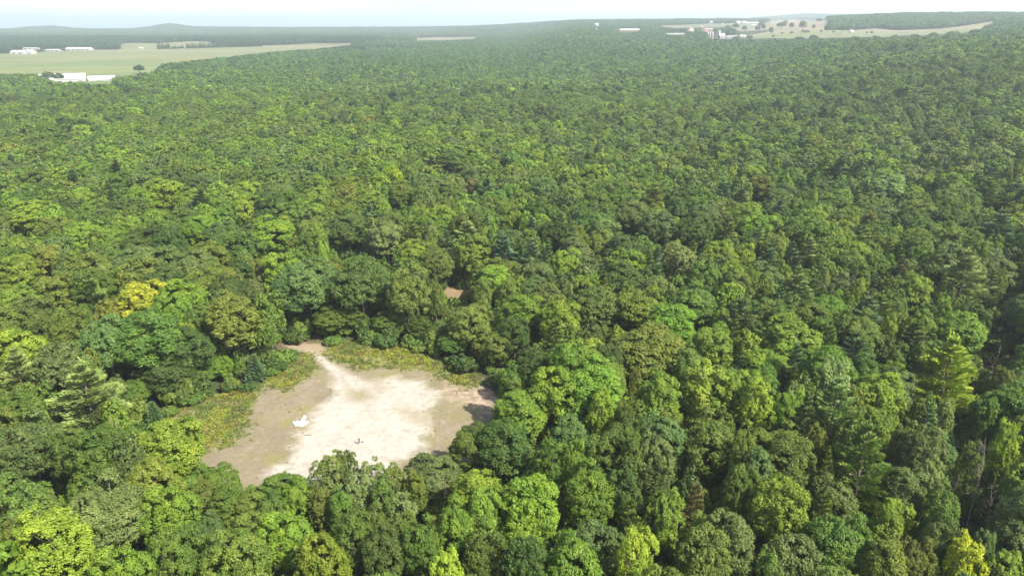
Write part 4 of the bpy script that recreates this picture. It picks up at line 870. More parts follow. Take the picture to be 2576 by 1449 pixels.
# mid and far trees on a jittered grid
def grid_trees(y0, y1, sp, seed):
    r_ = np.random.default_rng(seed); ny = int((y1 - y0) / sp); xs, ys = [], []
    for j in range(ny):
        y = y0 + (j + .5) * sp; wd = y * .90 + 40; n = int(2 * wd / sp); x = (np.arange(n) + .5 + (j % 2) * .5) * sp - wd; xs.append(x + r_.uniform(-.42, .42, n) * sp); ys.append(y + r_.uniform(-.42, .42, n) * sp)
    return np.concatenate(xs), np.concatenate(ys), r_
KN = ['oak_tree', 'maple_tree', 'aspen_tree', 'pine_tree']
TN = list(TONE); TC = np.array([TONE[k] for k in TN])
def pick_v(X, Y, r_):
    n = len(X); u = X / Y; q = r_.random(n); nz = vnoise(X / 70, Y / 70, 3); n2 = vnoise(X / 60, Y / 60, 7) * .36 + vnoise(X / 230, Y / 230, 17) * .36
    pine = .035 + .14 * np.clip((u + .15) * 1.8, 0, 1) + .14 * (nz > .70)
    K = np.where(q < pine, 3, np.where(q < pine + .06, 2, np.where(q < pine + .24, 1, 0)))
    w = n2 * 1.25 - .09 + r_.random(n) * .30
    T = np.zeros(n, int)
    tabs = {3: (['blue', 'green', 'dark', 'pale', 'olive'], [.34, .3, .1, .18, .08]), 2: (['pale', 'lime', 'olive', 'green'], [.40, .06, .28, .26])}
    hi = {1: (['lime', 'bright', 'green', 'olive', 'gold'], [.07, .44, .34, .13, .02]), 0: (['bright', 'green', 'olive', 'lime', 'grey'], [.34, .38, .15, .02, .11])}
    lo = {1: (['bright', 'green', 'grey', 'olive'], [.2, .42, .2, .18]), 0: (['dark', 'green', 'grey', 'olive', 'bright'], [.30, .30, .26, .09, .05])}
    for k in range(4):
        for cond, tab in (((w > .54 + .17 * np.clip((Y - 400) / 900, 0, 1)), hi), ((w <= .54 + .17 * np.clip((Y - 400) / 900, 0, 1)), lo)):
            m = (K == k) & cond; nm, pp = (tabs if k >= 2 else tab)[k]; T[m] = r_.choice([TN.index(v) for v in nm], m.sum(), p=pp)
    belt = (Y > 2300) & (project(X, Y, 0 * X)[0] < 980 + 260 * (fbm(X / 220, Y / 160, 3, 58) - .5) * 2 + r_.uniform(-60, 60, n)); pb = belt & (r_.random(n) < .6); K[pb] = 3; T[pb] = r_.choice([TN.index('dark'), TN.index('blue')], pb.sum()); T[belt & ~pb] = TN.index('dark')
    return K, T
def mass_from(X, Y, r_, lod, cover=1.0, hs=1.0):
    R = (4.9 + 3.9 * r_.random(len(X)) ** 1.3) * cover; Hh = np.clip(12.5 + R / cover * .7 + r_.normal(0, 1.0, len(X)) + 4.0 * (fbm(X / 60, Y / 60, 2, 44) - .5) + 2.5 * np.clip((1000 - Y) / 600, 0, 1), 9, 25) * hs
    B = blocked(X, Y, R, Hh); X, Y, R, Hh = X[~B], Y[~B], R[~B], Hh[~B]; K, T = pick_v(X, Y, r_); return X, Y, R, Hh, K, T
sets = {k: [[], []] for k in KN}
X, Y, r_ = grid_trees(NEAR - 4, 900, 10.6, 51); A = mass_from(X, Y, r_, 0)
X, Y, r_ = grid_trees(900, 4300, 11.2, 52); B_ = mass_from(X, Y, r_, 1, 1.08)
def addset(A, lod):
    X, Y, R, Hh, K, T = A
    for i, k in enumerate(KN):
        m = K == i; sets[k][lod].append((X[m], Y[m], R[m] * {0: 1, 1: .95, 2: .62, 3: .85}[i], Hh[m] + (1.5 if i == 3 else 0), T[m]))
addset(A, 0); addset(B_, 1)
for i, k in enumerate(KN):
    mm = [t for t in mass if t['kind'] == k]
    if mm: sets[k][0].append((np.array([t['x'] for t in mm]), np.array([t['y'] for t in mm]), np.array([t['r'] for t in mm]), np.array([t['h'] for t in mm]), np.array([TN.index(t['tone']) for t in mm])))
LBL = {'oak_tree': ('oak_forest', 'dense oak canopy of rounded green crowns stretching away from the clearing', 'oak forest'), 'maple_tree': ('maple_forest', 'feathery maple crowns mixed through the distant canopy', 'maple forest'),
       'aspen_tree': ('aspen_forest', 'narrow pale aspens dotted through the distant canopy', 'aspen forest'), 'pine_tree': ('pine_forest', 'pointed blue-green pines mixed through the distant canopy', 'pine forest')}
for k in KN:
    P, SC, ROT, TI, ID = [], [], [], [], []; nm = len(LOD[k][0])
    for lod in (0, 1):
        for (X, Y, R, Hh, T) in sets[k][lod]:
            n = len(X); v = r_.integers(0, nm, n); p = np.array([PROTO[k][j]['R'] for j in range(nm)])[v]; ph = np.array([PROTO[k][j]['H'] for j in range(nm)])[v]
            P.append(np.stack([X, Y, height(X, Y)], 1)); SC.append(np.stack([R / p, R / p, Hh / ph], 1)); ROT.append(r_.random(n) * 6.283)
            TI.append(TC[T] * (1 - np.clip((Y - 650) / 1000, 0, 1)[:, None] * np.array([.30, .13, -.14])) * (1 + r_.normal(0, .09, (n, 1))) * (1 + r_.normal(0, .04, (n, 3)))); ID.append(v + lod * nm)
    P = np.concatenate(P); print(k, len(P))
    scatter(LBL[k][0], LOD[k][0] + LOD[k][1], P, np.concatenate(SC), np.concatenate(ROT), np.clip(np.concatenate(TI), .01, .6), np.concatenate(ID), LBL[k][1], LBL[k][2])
# patches
r_ = np.random.default_rng(66); xs, ys = [], []
y = 4300.0
while y < 9400:
    sp = 36.0 * (1 if y < 5000 else 1.25); wd = y * .88; n = int(2 * wd / sp); xs.append((np.arange(n) + .5) * sp - wd + r_.uniform(-6, 6, n)); ys.append(np.full(n, y) + r_.uniform(-6, 6, n)); y += sp
X = np.concatenate(xs); Y = np.concatenate(ys); Z = height(X, Y)
bad = np.zeros(len(X), bool)
for fx, fy, fz in ((0, 0, 0), (-15, 0, 0), (15, 0, 0), (0, 0, 14), (-15, -15, 14), (15, -15, 14), (0, 18, 0), (0, -18, 0)):
    px, py = project(X + fx, Y + fy, Z + fz)
    for Pn in [FIELD_LEFT_SEEN, FIELD_RIGHT_SEEN, FIELD_MID_SEEN, SLOPE_SEEN] + YARDS: bad |= inpoly(px, py, Pn)
bad |= (Z < -19); X, Y, Z = X[~bad], Y[~bad], Z[~bad]; n = len(X); print('patches', n)
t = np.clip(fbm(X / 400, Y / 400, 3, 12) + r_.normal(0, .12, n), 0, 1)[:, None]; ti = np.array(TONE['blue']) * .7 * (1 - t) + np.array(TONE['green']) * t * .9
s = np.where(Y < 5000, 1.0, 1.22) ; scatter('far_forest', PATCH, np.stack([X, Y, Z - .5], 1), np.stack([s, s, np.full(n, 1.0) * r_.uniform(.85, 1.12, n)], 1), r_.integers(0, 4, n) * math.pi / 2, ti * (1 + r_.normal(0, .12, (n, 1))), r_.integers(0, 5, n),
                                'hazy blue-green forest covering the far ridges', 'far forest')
# undergrowth beneath the nearer trees
r_ = np.random.default_rng(91); n = 12000; Y = np.sqrt(r_.random(n)) * 420 + 45; X = r_.uniform(-1, 1, n) * (Y * .8 + 20); R = r_.uniform(1.4, 2.6, n); B = blocked(X, Y, R, R * 1.3, True); X, Y, R = X[~B], Y[~B], R[~B]; n = len(X)
us = [lod_proto('shrub_model', p, 3, 1.7, False) for p in PROTO['shrub']]
scatter('undergrowth', us, np.stack([X, Y, height(X, Y)], 1), np.stack([R / 1.7, R / 1.7, R / 1.7 * r_.uniform(.8, 1.8, n)], 1), r_.random(n) * 6.28, TC[r_.choice([0, 1, 3], n)], r_.integers(0, 2, n), 'dark leafy undergrowth showing in the gaps between trees', 'undergrowth')
print('forest', round(time.time() - T0, 1))

# weeds round the clearing
def tuft(seed, n=26, sp=.45, hh=.5, leaf=.12):
    rg = np.random.default_rng(seed); C = rg.normal(size=(n, 3)) * np.array([sp, sp, 0]) * .6; C[:, 2] = hh * rg.random(n) ** .8 * (1 - np.hypot(C[:, 0], C[:, 1]) / (sp * 2.2)).clip(.2, 1) + .03
    V, F = quads(C, unit(rg.normal(size=(n, 3)) * .6 + np.array([0, 0, .9])), leaf * rg.uniform(.6, 1.4, n), .6, rg); me = mesh_np('tuft_model', V, F, [M['leaf']]); fattr(me, 'shade', np.repeat(rg.random(n), 4)); return bpy.data.objects.new('tuft_model', me)
TUF = [tuft(i) for i in range(3)]
x, y, z, herb, dd, white, pink = CL
r_ = np.random.default_rng(8)
pr = np.clip(herb * (.35 + .9 * (fbm(x / 2.5, y / 2.5, 3, 77) > .45)), 0, 1) * .36 + (dd < 2.0) * (dd > -1) * .12 + pink * .03 + .004 * (1 - white) + .0006
m = (r_.random(len(x)) < pr) & (dd > -1); X = x[m] + r_.uniform(-.17, .17, m.sum()); Y = y[m] + r_.uniform(-.17, .17, m.sum()); n = len(X); hb = herb[m]
px, py = project(X, Y, 0 * X); yel = np.clip((vnoise(X / 4, Y / 4, 9) - .38) * 4, 0, 1) * np.clip((hb - .4) * 3, 0, 1)
ti = mixc((.135, .19, .042), (.235, .28, .035), yel) * (1 + r_.normal(0, .2, (n, 1))); dry = r_.random(n) < .22; ti[dry] = np.array([.19, .14, .06]) * (1 + r_.normal(0, .2, (dry.sum(), 1)))
sc = (.55 + .65 * hb) * r_.uniform(.6, 1.4, n)
scatter('weeds', TUF, np.stack([X, Y, z[m] - .02], 1), np.stack([sc, sc, sc * r_.uniform(.6, 1.3, n)], 1), r_.random(n) * 6.28, np.clip(ti, .02, .5), r_.integers(0, 3, n), 'yellow-green weeds and dry tufts growing round the sandy clearing', 'weeds')
print('weeds', n, round(time.time() - T0, 1))

# ------------------------------------------------------------------ buildings and other built things
def site(px, py, rz=0.0): x, y, z = hit(px, py); return x, y, z
def mpp(y, z=40): return (y * cP - (z - CAM_H) * sP) / FPX
def building(name, px, py, wpx, dep, h, label, cat='building', wall='wall_white', roof='white_roof', pitch=.12, rz=0.0, doors=1, windows=0, group=None, zadd=0.0):
    x, y, z = site(px, py); w = wpx * mpp(y, z); z += 1.0 + zadd
    e = empty(name, (x, y + dep / 2, z), rz); tag(e, label, cat, group)
    MB().box((0, 0, h / 2 - 1), (w, dep, h + 2)).build('wall', M[wall], e)
    rp = dep * pitch; g = MB(); 
    g.gable(0, 0, w, dep, h + .02, rp, .6, .35)
    g.build('roof', M[roof], e)
    gb = MB()
    for s in (-1, 1):
        k = len(gb.v); xx = s * (w / 2 - .15)
        for dx in (-.12, .12): gb.v += [(xx + dx, -dep / 2, h), (xx + dx, dep / 2, h), (xx + dx, 0, h + rp)]
        gb.f += [[k, k + 1, k + 2], [k + 5, k + 4, k + 3], [k, k + 3, k + 4, k + 1], [k + 1, k + 4, k + 5, k + 2], [k + 2, k + 5, k + 3, k]]
    gb.build('gable_wall', M[wall], e)
    for i in range(doors):
        dx = (i + .5) / doors * w - w / 2; MB().box((dx, -dep / 2 - .06, min(h * .7, 4) / 2), (min(w * .16, 5), .16, min(h * .7, 4))).build('door', M['dark'], e)
    for i in range(windows):
        dx = (i + .5) / windows * w - w / 2; f = MB().box((dx, -dep / 2 - .04, h * .68), (1.6, .14, 1.3)).build('window', M['white'], e); MB().box((dx, -dep / 2 - .13, h * .68), (1.3, .06, 1.0)).build('pane', M['glass'], f)
    return e
# the two long white sheds at the near end of the left field
e = empty('warehouse', (-760, 1279, 0.5), math.radians(29)); e.scale = (1, 1, .7); tag(e, 'long white warehouse with a wide white roof, larger of the two by the field', 'warehouse', 'white sheds by the field')
MB().box((0, 0, 4), (72, 150, 10)).build('wall', M['wall_white'], e); g = MB().gable(0, 0, 72, 150, 9.02, 3.6, .8, .4); g.build('roof', M['white_roof'], e)
for i in range(5): MB().box((-28 + i * 14, -75.1, 2.4), (5, .2, 4.8)).build('door', M['dark'], e)
MB().box((-12, 20, 12.6), (12, 10, 2.6)).build('roof_vent', M['white'], e)
for i in range(7): MB().box((36.1, -60 + i * 20, 2.2), (.2, 5, 4.2)).build('door', M['grey_roof'], e)
e = empty('warehouse', (-690, 1275, 0.5), math.radians(29)); e.scale = (1, 1, .7); tag(e, 'lower white shed with dark doorway, smaller of the two by the field', 'warehouse', 'white sheds by the field')
MB().box((0, 0, 3), (40, 96, 8)).build('wall', M['wall_white'], e); MB().gable(0, 0, 40, 96, 7.02, 1.6, .6, .35).build('roof', M['white_roof'], e)
MB().box((-4, -48.1, 2.2), (8, .2, 4.4)).build('door', M['dark'], e); MB().box((12, -48.1, 2.0), (4, .2, 4)).build('door', M['dark'], e)
BG = 'far white buildings beyond the left field'
building('farm_shed', 43, 138.5, 33, 30, 7, 'big white shed at the far side of the field beside dark trees', 'shed', group=BG, doors=2)
building('farm_shed', 73, 138, 14, 26, 8, 'small white shed next to the big white shed across the field', 'shed', group=BG)
building('long_barn', 76, 129, 36, 18, 4, 'long white barn roof behind the two white sheds across the field', 'barn', group=BG, roof='grey_roof', doors=3, zadd=3)
building('long_barn', 132, 131, 34, 20, 4, 'low grey roofed barn between the sheds and the round dark tree', 'barn', group=BG, roof='grey_roof', doors=3)
building('long_barn', 196, 128.5, 60, 26, 6, 'longest low barn with pale roof against the dark wood', 'barn', group=BG, doors=5)
building('small_building', 354, 125, 9, 12, 4, 'lone tiny white building standing in the open field', 'building')
GR = 'buildings on the far farmland'
building('long_building', 1584, 79.5, 50, 24, 6, 'long tan-walled building with white roof beyond the water tower', 'building', 'wall_tan', group=GR, doors=0, windows=8)
building('farm_shed', 1642, 79, 9, 16, 7, 'small white shed beside the wood between tower and silos', 'shed', group=GR)
building('brick_tower_building', 1766, 80, 5, 12, 16, 'tall narrow pinkish building above the three pale silos', 'building', 'wall_tan', group=GR, windows=2)
building('brick_building', 1785, 80, 26, 18, 9, 'low reddish building beside the narrow pinkish one', 'building', 'wall_pink', 'grey_roof', group=GR, windows=6)
building('farm_shed', 1790, 60.5, 12, 18, 9, 'white roofed shed alone against the ridge wood', 'shed', group=GR)
building('white_house', 1858, 62, 9, 16, 8, 'white gabled house beside the large ridge barn', 'house', group=GR, pitch=.35, windows=2)
building('large_barn', 1873, 61.5, 13, 24, 10, 'tallest white barn on the ridge farm', 'barn', group=GR, doors=2)
building('long_barn', 1894, 61, 28, 16, 5, 'long white barn joined behind the tallest ridge barn', 'barn', group=GR, doors=4)
building('long_barn', 1897, 67, 13, 12, 3.5, 'low white barn roof below the ridge farm', 'barn', group=GR, doors=2)
building('farm_shed', 1818, 63.5, 5, 10, 4, 'tiny white shed below the ridge wood, beside a second tiny one', 'shed', group=GR)
building('farm_shed', 1841, 63.5, 3.5, 8, 4, 'tiniest white shed between the ridge house and its neighbour', 'shed', group=GR)
building('long_shed', 1699, 88, 44, 8, 2.5, 'very long low pale shed half hidden by trees below the gravel mound', 'shed', group=GR, doors=0)
building('white_barn', 1817, 100, 13, 22, 7, 'white barn at the foot of the tallest silo', 'barn', group=GR, pitch=.3, zadd=3)
building('long_barn', 1838, 99, 24, 10, 3, 'low grey roofed barn behind the white silo barn', 'barn', group=GR, roof='grey_roof', doors=3, zadd=2)
building('long_barn', 1842, 94.5, 24, 7, 2.5, 'narrow pale barn furthest along the silo farmyard', 'barn', group=GR, doors=3)
building('long_shed', 1868, 94, 16, 8, 4, 'slanting white shed at the edge of the silo farm field', 'shed', group=GR, rz=.25)
building('white_house', 2143, 85, 7, 10, 5, 'tiny white farmhouse between trees in the tan fields', 'house', group=GR, pitch=.35)
# gravel mound
x, y, z = site(1738, 80); b = MB(); R0 = 9 * mpp(y); b.lathe([(R0 * 1.1, -2), (R0 * .95, 2), (R0 * .7, 8), (R0 * .35, 13), (R0 * .1, 15)], 18)
o = b.build('gravel_mound', simple('tan_gravel', (.48, .35, .24), .95, .15, .1), smooth=True); o.location = (x, y, z); tag(o, 'tan heap of gravel between woods above the long low shed', 'gravel heap')
# silos
for (px, py, wpx, top, lab) in ((1780, 96, 3.6, 82, 'pale silo furthest from the tallest silo'), (1785.5, 98, 3.8, 82, 'middle one of three slim pale silos'), (1791.5, 100, 4.0, 82, 'slim pale silo nearest the tallest silo, standing lower than its two neighbours'), (1808.5, 98, 5.6, 79, 'tallest and widest silo with white dome, beside the white barn')):
    x, y, z = site(px, py); s = mpp(y, z); r = wpx / 2 * s; h = max((py - top) * s, 12)
    e = empty('silo', (x, y, z)); tag(e, lab, 'silo', 'farm silos'); b = MB().lathe([(r, -2), (r, h - r * .7)], 20).build('cylinder_wall', M['concrete'], e, True)
    MB().lathe([(r * 1.04, h - r * .7 + .05), (r * .95, h - r * .4), (r * .7, h - r * .12), (r * .3, h + .1), (.05, h + .2)], 20).build('dome', M['white'], e, True)
    for k in range(8): MB().lathe([(r + .06, h * (k + .5) / 9), (r + .06, h * (k + .5) / 9 + .25)], 20).build('hoop', M['steel'], e)
    MB().box((0, -r - .4, h * .47), (.9, .7, h * .92)).build('chute', M['white'], e)
# water tower
x, y, z = site(1500, 83); s = mpp(y, z); zt = z + (83 - 59) * s; R0 = 5.6 * s; b = MB()
zc = zrow(64, y); e = empty('water_tower', (x, y, z)); tag(e, 'white ball shaped water tower rising above the forest', 'water tower'); c0 = zc - z
MB().lathe([(4.2, -2), (3.0, 2), (1.9, 6), (1.75, c0 - R0 - 3), (2.6, c0 - R0 * .93), (3.4, c0 - R0 * .9)], 20).build('stem', M['white'], e, True)
MB().lathe([(max(R0 * math.sin(a), .02), c0 - R0 * .86 * math.cos(a)) for a in np.linspace(.25, math.pi, 16)], 28).build('tank', M['white'], e, True)
MB().lathe([(R0 + .12, c0 - .3), (R0 + .12, c0 + .3)], 28).build('walkway_ring', M['steel'], e)
MB().lathe([(.6, c0 + R0 * .84), (.6, c0 + R0 * .86 + 1.2)], 8).build('vent_cap', M['steel'], e)
# radio mast on the wooded ridge
x, y = 0, 3250.; x = (2415 - CX) / FPX * (y * cP - (110 - CAM_H) * sP); z = float(height(x, y)); top = float(zrow(11, y)); h = top - z; b = MB(); e = empty('radio_mast', (x, y, z)); tag(e, 'thin radio mast standing on the wooded ridge against the sky', 'radio mast')
for k in range(3): a = k * 2.094; b.tube([(1.2 * math.cos(a), 1.2 * math.sin(a), -1), (.7 * math.cos(a), .7 * math.sin(a), h)], [.22, .16], 5)
n = int(h / 3)
for i in range(n):
    for k in range(3):
        a, a2 = k * 2.094, (k + 1) * 2.094; r1 = 1.2 - .5 * i / n; r2 = 1.2 - .5 * (i + 1) / n; b.tube([(r1 * math.cos(a), r1 * math.sin(a), i * 3), (r2 * math.cos(a2), r2 * math.sin(a2), i * 3 + 3)], [.09, .09], 4)
b.build('lattice', M['steel'], e); MB().box((0, 0, h - 1.2), (4.2, 1.2, 2.2)).build('antenna', M['wall_white'], e)

# field trees and hedges, each a thing with crown and trunk
def ftree(kind, px, py, wpx, h, tone, label, group=None):
    x, y, z = site(px, py); p = PROTO[kind][int(rg2.integers(len(PROTO[kind])))]; s = mpp(y, z); r = wpx / 2 * s
    e = empty(kind, (x, y, z), rg2.random() * 6, (r / p['R'], r / p['R'], h / p['H'])); tag(e, label, CATS[kind], group); c = mobj('crown', p['c'], e); c['tint'] = list(TONE[tone]); mobj('trunk', p['t'], e)
G2 = 'trees standing in the far fields'
ftree('oak_tree', 352, 187, 27, 17, 'dark', 'lone dark round tree standing out into the near end of the left field', G2)
ftree('oak_tree', 99, 136, 13, 14, 'dark', 'round dark tree between the far white sheds and low barn', G2); ftree('oak_tree', 160, 131, 12, 11, 'green', 'small round tree before the longest pale barn', G2)
ftree('oak_tree', 125, 207, 28, 17, 'dark', 'dark oak hiding the near end of the big white warehouse', G2); ftree('oak_tree', 150, 208, 26, 15, 'dark', 'second dark oak before the big white warehouse', G2)
for i, (px, py, w, h, lab) in enumerate(((2018, 78, 17, 34, 'tall blocky tree in the middle of the tan field'), (1990, 76, 14, 26, 'tree clump nearest the tall blocky field tree'), (1965, 74, 24, 26, 'wide spreading tree at the far side of the tan field'), (2046, 77, 7, 20, 'slim tree standing alone in the tan field'),
                          (2080, 85, 15, 28, 'dark round tree where the tan fields narrow'), (2117, 86, 19, 28, 'largest dark tree beside the tiny white farmhouse'), (2138, 79, 15, 20, 'tree behind the tiny white farmhouse'), (1967, 88, 6, 8, 'first small bush in the hedge line of the green field'), (1991, 87, 9, 9, 'round bush in the hedge line'),
                          (2025, 84, 22, 9, 'long bushy clump in the hedge line'), (2065, 84, 7, 10, 'pale bush near the dark round field tree'), (2096, 85, 6, 8, 'small bush between two dark field trees'), (2180, 87, 5, 8, 'tiny bush in the wide tan field'), (2192, 87, 7, 9, 'small round bush beside the tiny one in the tan field'), (1938, 89, 12, 26, 'dark upright tree at the silo end of the field'),
                          (1905, 82, 14, 24, 'dark tree clump above the silo farm'), (1920, 78, 10, 22, 'upright tree behind the silo farm clump'))):
    ftree('oak_tree' if i not in (0, 3, 14) else 'maple_tree', px, py, w, h, 'dark', lab, G2)
for i, (px, py, w, h, lab) in enumerate(((2345, 104, 26, 20, 'dark tree standing highest along the near edge of the tan field'), (2300, 104, 22, 17, 'round tree beside the highest one at the tan field edge'), (2395, 100, 30, 20, 'broad dark tree at the narrowing end of the tan field'), (2455, 96, 34, 20, 'broad dark tree closing the far corner of the tan field'),
          (2250, 106, 22, 17, 'dark tree at the middle of the near tan field edge'), (2200, 107, 20, 16, 'dark tree between two others along the near tan field edge'), (2150, 108, 22, 17, 'rounded tree on the tan field edge below the tiny white farmhouse'), (2045, 107, 26, 19, 'domed dark tree below the dark round field tree'), (2010, 108, 22, 16, 'low domed tree beside the green field'),
          (1885, 103, 18, 15, 'dark tree hiding the near corner of the silo farm field'), (1850, 104, 18, 14, 'dark tree before the silo farmyard'), (2490, 86, 30, 20, 'dark tree at the upper tip of the tan field'), (1945, 96, 8, 9, 'bush in the green field nearest the silos'), (1958, 72, 10, 20, 'tree on the brown slope behind the hedge line'),
          (1975, 64, 12, 20, 'small far tree above the wide spreading field tree'), (2060, 58, 12, 18, 'small far tree on the crest of the brown slope'), (1915, 72, 16, 24, 'dark clump between the ridge farm and tan field'), (1850, 76, 20, 26, 'dark clump of trees above the silos'), (1830, 80, 16, 24, 'dark tree behind the tallest silo'), (1872, 80, 14, 22, 'dark tree right behind the farmyard sheds'))):
    ftree(('oak_tree', 'maple_tree')[i % 3 == 1], px, py, w, h, ('dark', 'green')[i % 4 == 2], lab, G2)
nh = 0
for (xa, xb, ya, yb, st, h) in ((398, 428, 125, 124, 3.4, 21), (433, 462, 124, 123, 4.6, 13), (470, 660, 123, 118, 4.2, 22)):
    x_ = xa
    pts = []
    while x_ < xb: pts.append(x_ + rg2.uniform(-.6, .6)); x_ += st * rg2.uniform(.85, 1.15)
    hedge = {398: 'first', 433: 'low middle', 470: 'long'}[xa]
    for i, px in enumerate(pts):
        nh += 1; fr = ['start', 'first third', 'second third', 'last third'][min(3, int(i / len(pts) * 4))]
        ftree('spruce_tree', px, ya + (yb - ya) * (px - xa) / (xb - xa) + .3, 5.4, h * rg2.uniform(.8, 1.1), 'dark', f'dark conifer in the {hedge} windbreak row, {ORD[i % 16] if i else "end "}tree along it' if i < 16 else f'dark conifer well along the long windbreak row, {ORD[(i - 16) % 16] or "first "}beyond the sixteenth' if i < 32 else f'dark conifer at the far end of the long windbreak row, {ORD[(i - 32) % 16] or "first "}beyond the thirty-second', 'conifers of the windbreak')
print('built', round(time.time() - T0, 1))

# ------------------------------------------------------------------ in the clearing
def groundz(x, y): return float(height(x, y) + .16 + (fbm(x / 5, y / 5, 3, 1) - .5) * .16 + (vnoise(x * 1.6, y * 1.6, 4) - .5) * .05)
x0, y0, _ = hit(755, 1063)
def build_sheet():
    # crumpled plastic sheet: body and an arm flung out away from the camera
    out = [(60, 400), (110, 375), (170, 385), (215, 350), (262, 385), (310, 380), (345, 320), (375, 240), (410, 190), (470, 210), (490, 260), (455, 310), (405, 340), (395, 365), (470, 362), (505, 385), (590, 412), (585, 425), (520, 425), (470, 470), (380, 525), (290, 530), (230, 515), (150, 525), (135, 490), (75, 440)]
    g = [hit((850 + a / 10.304) * .8587, (1200 + b / 10.304) * .8587)[:2] for a, b in out]; P = np.array(g); st = .11
    X, Y = np.meshgrid(np.arange(P[:, 0].min(), P[:, 0].max(), st), np.arange(P[:, 1].min(), P[:, 1].max(), st)); s = sdist(X, Y, g) + (fbm(X * 2, Y * 2, 2, 5) - .5) * .25
    Z = .05 + np.clip(s, 0, .5) * .35 + np.abs(fbm(X * 1.3, Y * 1.0, 4, 15) - .5) * 1.5 * np.clip(s + .15, 0, .6) + .06 * np.abs(np.sin(X * 4 + Y * 6 + 3 * fbm(X, Y, 2, 3)))
    V = np.stack([X - x0, Y - y0, Z], -1).reshape(-1, 3); k = X.shape[1]; i, j = np.meshgrid(np.arange(X.shape[0] - 1), np.arange(k - 1), indexing='ij'); q = (i * k + j).ravel(); q = q[s.ravel()[q] > 0]
    F = np.stack([q, q + 1, q + k + 1, q + k], -1); used = np.unique(F); rm = np.zeros(len(V), int); rm[used] = np.arange(len(used)); me = mesh_np('plastic_sheet', V[used], rm[F], [M['sheet']])
    o = mobj('plastic_sheet', me); o.location = (x0, y0, groundz(x0, y0)); md = o.modifiers.new('thick', 'SOLIDIFY'); md.thickness = .03; md.offset = -1
    tag(o, 'crumpled white plastic sheet lying on the pale ground of the clearing', 'plastic sheet')
build_sheet()

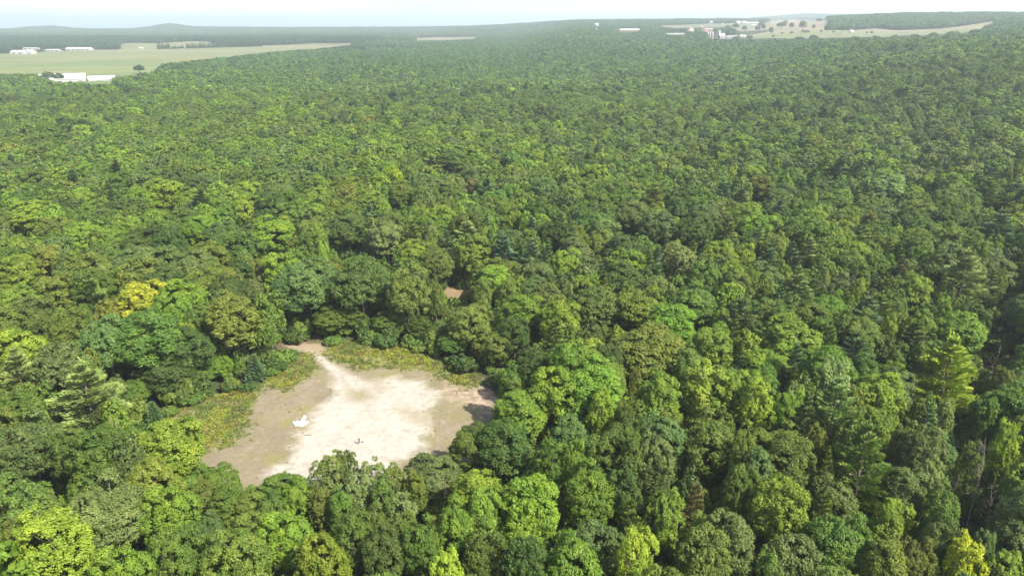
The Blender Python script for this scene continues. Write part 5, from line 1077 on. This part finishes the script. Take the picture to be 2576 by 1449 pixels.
def skin(name, verts, edges, radii, m, parent=None, sub=2, root=0):
    me = bpy.data.meshes.new(name); me.from_pydata(verts, edges, []); o = mobj(name, me, parent); md = o.modifiers.new('skin', 'SKIN'); md.use_smooth_shade = True
    for i, r in enumerate(radii): v = me.skin_vertices[0].data[i]; v.radius = (r, r) if not hasattr(r, '__len__') else r; v.use_root = (i == root)
    s = o.modifiers.new('sub', 'SUBSURF'); s.levels = sub; s.render_levels = sub; me.materials.append(m); return o
def build_person():
    x, y, _ = hit(904, 1118); e = empty('person', (x, y, groundz(x, y)), math.radians(-8)); tag(e, 'person in dark jacket standing on the pale sand, arms bent, holding a controller', 'person')
    # facing the camera (-Y)
    v = [(0, 0, .95), (0, .01, 1.12), (0, .01, 1.30), (0, .01, 1.43), (0, 0, 1.52), (0, -.015, 1.60), (0, -.01, 1.70), (.19, .01, 1.41), (-.19, .01, 1.41), (.29, .02, 1.16), (-.29, .02, 1.16), (.15, -.22, 1.10), (-.15, -.22, 1.10), (.10, -.27, 1.11), (-.10, -.27, 1.11),
         (.10, 0, .90), (-.10, 0, .90), (.15, -.01, .50), (-.15, -.01, .50), (.18, .02, .10), (-.18, .02, .10), (.20, -.12, .045), (-.20, -.12, .045)]
    ed = [(0, 1), (1, 2), (2, 3), (3, 4), (4, 5), (5, 6), (3, 7), (3, 8), (7, 9), (8, 10), (9, 11), (10, 12), (11, 13), (12, 14), (0, 15), (0, 16), (15, 17), (16, 18), (17, 19), (18, 20), (19, 21), (20, 22)]
    r = [(.14, .11), (.13, .10), (.16, .11), (.13, .09), .055, .085, .085, .06, .06, .045, .045, .032, .032, .035, .035, .09, .09, .06, .06, .042, .042, .04, .04]
    skin('body', v, ed, r, M['skin'], e)
    jr = [1.12 * a if not hasattr(a, '__len__') else (a[0] * 1.14, a[1] * 1.2) for a in r]
    skin('jacket', [v[i] for i in (0, 1, 2, 3, 7, 8, 9, 10, 11, 12)], [(0, 1), (1, 2), (2, 3), (3, 4), (3, 5), (4, 6), (5, 7), (6, 8), (7, 9)], [jr[0], jr[1], jr[2], jr[3], .075, .075, .06, .06, .047, .047], M['cloth_dark'], e)
    skin('trousers', [(0, 0, .97)] + [v[i] for i in (15, 16, 17, 18, 19, 20)], [(0, 1), (0, 2), (1, 3), (2, 4), (3, 5), (4, 6)], [(.155, .125), .105, .105, .078, .078, .06, .06], M['cloth_trouser'], e)
    for s in (-1, 1): skin('shoe', [(s * .18, .05, .055), (s * .185, -.04, .055), (s * .20, -.15, .045)], [(0, 1), (1, 2)], [.05, .055, .045], M['shoe'], e)
    skin('hair', [(0, .03, 1.66), (0, .02, 1.74)], [(0, 1)], [.095, .085], M['hair'], e)
    f = MB(); f.lathe([(.018, -.02), (.014, .02), (.004, .04)], 8, (0, -.105, 1.635)); f.build('nose', M['skin'], e)
    for s in (-1, 1):
        MB().lathe([(.004, -.012), (.012, 0), (.004, .012)], 8, (s * .032, -.092, 1.665)).build('eye', M['hair'], e); MB().lathe([(.008, -.03), (.018, 0), (.008, .03)], 8, (s * .092, -.0, 1.65)).build('ear', M['skin'], e)
        for k in range(4): skin('finger', [(s * (.115 - .0 * k), -.275, 1.085 + k * .02), (s * .075, -.315, 1.085 + k * .02), (s * .055, -.30, 1.085 + k * .02)], [(0, 1), (1, 2)], [.009, .009, .008], M['skin'], e, 1)
        skin('thumb', [(s * .12, -.265, 1.15), (s * .09, -.285, 1.17), (s * .065, -.29, 1.165)], [(0, 1), (1, 2)], [.011, .010, .009], M['skin'], e, 1)
    MB().box((0, -.1, 1.575), (.05, .012, .01)).build('mouth', M['wall_pink'], e)
    c = empty('controller', (x, y, groundz(x, y)), math.radians(-8)); tag(c, 'pale flat drone controller held at chest height by the person', 'controller')
    MB().box((0, -.30, 1.13), (.20, .11, .05)).build('controller_body', M['device'], c); MB().box((0, -.33, 1.21), (.22, .02, .14)).build('screen_holder', M['wall_white'], c)
    for s in (-1, 1): MB().tube([(s * .06, -.34, 1.15), (s * .08, -.36, 1.27)], [.006, .006], 6).build('aerial', M['dark'], c); MB().lathe([(.010, 0), (.008, .02)], 8, (s * .06, -.29, 1.156)).build('stick', M['dark'], c)
build_person()
# small bag on the sand near the person
x, y, _ = hit(911, 1115); e = empty('bag', (x + .1, y + .15, groundz(x, y)), .3); tag(e, 'small dark bag lying on the sand a step from the person', 'bag')
b = MB(); b.lathe([(.16, 0), (.20, .04), (.19, .14), (.14, .20), (.04, .22)], 12); b.build('body', M['cloth_dark'], e, True); MB().tube([(-.08, 0, .2), (-.06, 0, .29), (.06, 0, .29), (.08, 0, .2)], [.012] * 4, 6).build('handle', M['shoe'], e)
# driftwood log
x, y, _ = hit(775, 1096); o = MB().tube([(-.95, -.15, .08), (-.3, .02, .11), (.4, .05, .10), (1.0, .22, .16)], [.05, .10, .11, .05], 8).tube([(.3, .05, .12), (.55, -.1, .32), (.7, -.12, .45)], [.05, .035, .012], 6).build('log', M['wood'], smooth=True); o.location = (x, y, groundz(x, y)); tag(o, 'weathered grey log lying between the white sheet and the person', 'log')
# small dark stones scattered on the sand
r_ = np.random.default_rng(15); pts = []
stones = MB()
for _ in range(170):
    px, py = r_.uniform(640, 1120), r_.uniform(950, 1190); sx, sy, _z = hit(px, py)
    s = r_.uniform(.06, .17); k = len(stones.v); vv = unit(r_.normal(size=(6, 3))) 
    stones.v += [tuple(np.array(q) * s * np.array([1, 1, .6]) + np.array([sx, sy, groundz(sx, sy) + s * .3])) for q in ((1, 0, 0), (0, 1, 0), (-1, 0, 0), (0, -1, 0), (r_.normal() * .2, 0, 1), (0, 0, -1))]
    stones.f += [[k + a, k + bb, k + 4] for a, bb in ((0, 1), (1, 2), (2, 3), (3, 0))] + [[k + bb, k + a, k + 5] for a, bb in ((0, 1), (1, 2), (2, 3), (3, 0))]
tag(stones.build('stones', simple('grey_stone', (.22, .19, .16), .9, .2, 2)), 'small dark stones scattered over the pale sand', 'stones', kind='stuff')

# ------------------------------------------------------------------ air
b = MB(); b.box((0, 36000, 65), (150000, 84000, 260)); hz = b.build('haze', None); hz.data.materials.clear()
m, nt, N, Lk = mat('air_haze'); o_ = N('OutputMaterial'); v = N('VolumePrincipled'); v.inputs['Color'].default_value = (.75, .86, 1.0, 1); v.inputs['Density'].default_value = 1.25e-4; v.inputs['Anisotropy'].default_value = .25
Lk(v.outputs[0], o_.inputs['Volume']); hz.data.materials.append(m); tag(hz, 'pale blue summer haze over the whole forest', 'haze', kind='stuff')
m.cycles.homogeneous_volume = True
print('done', round(time.time() - T0, 1))
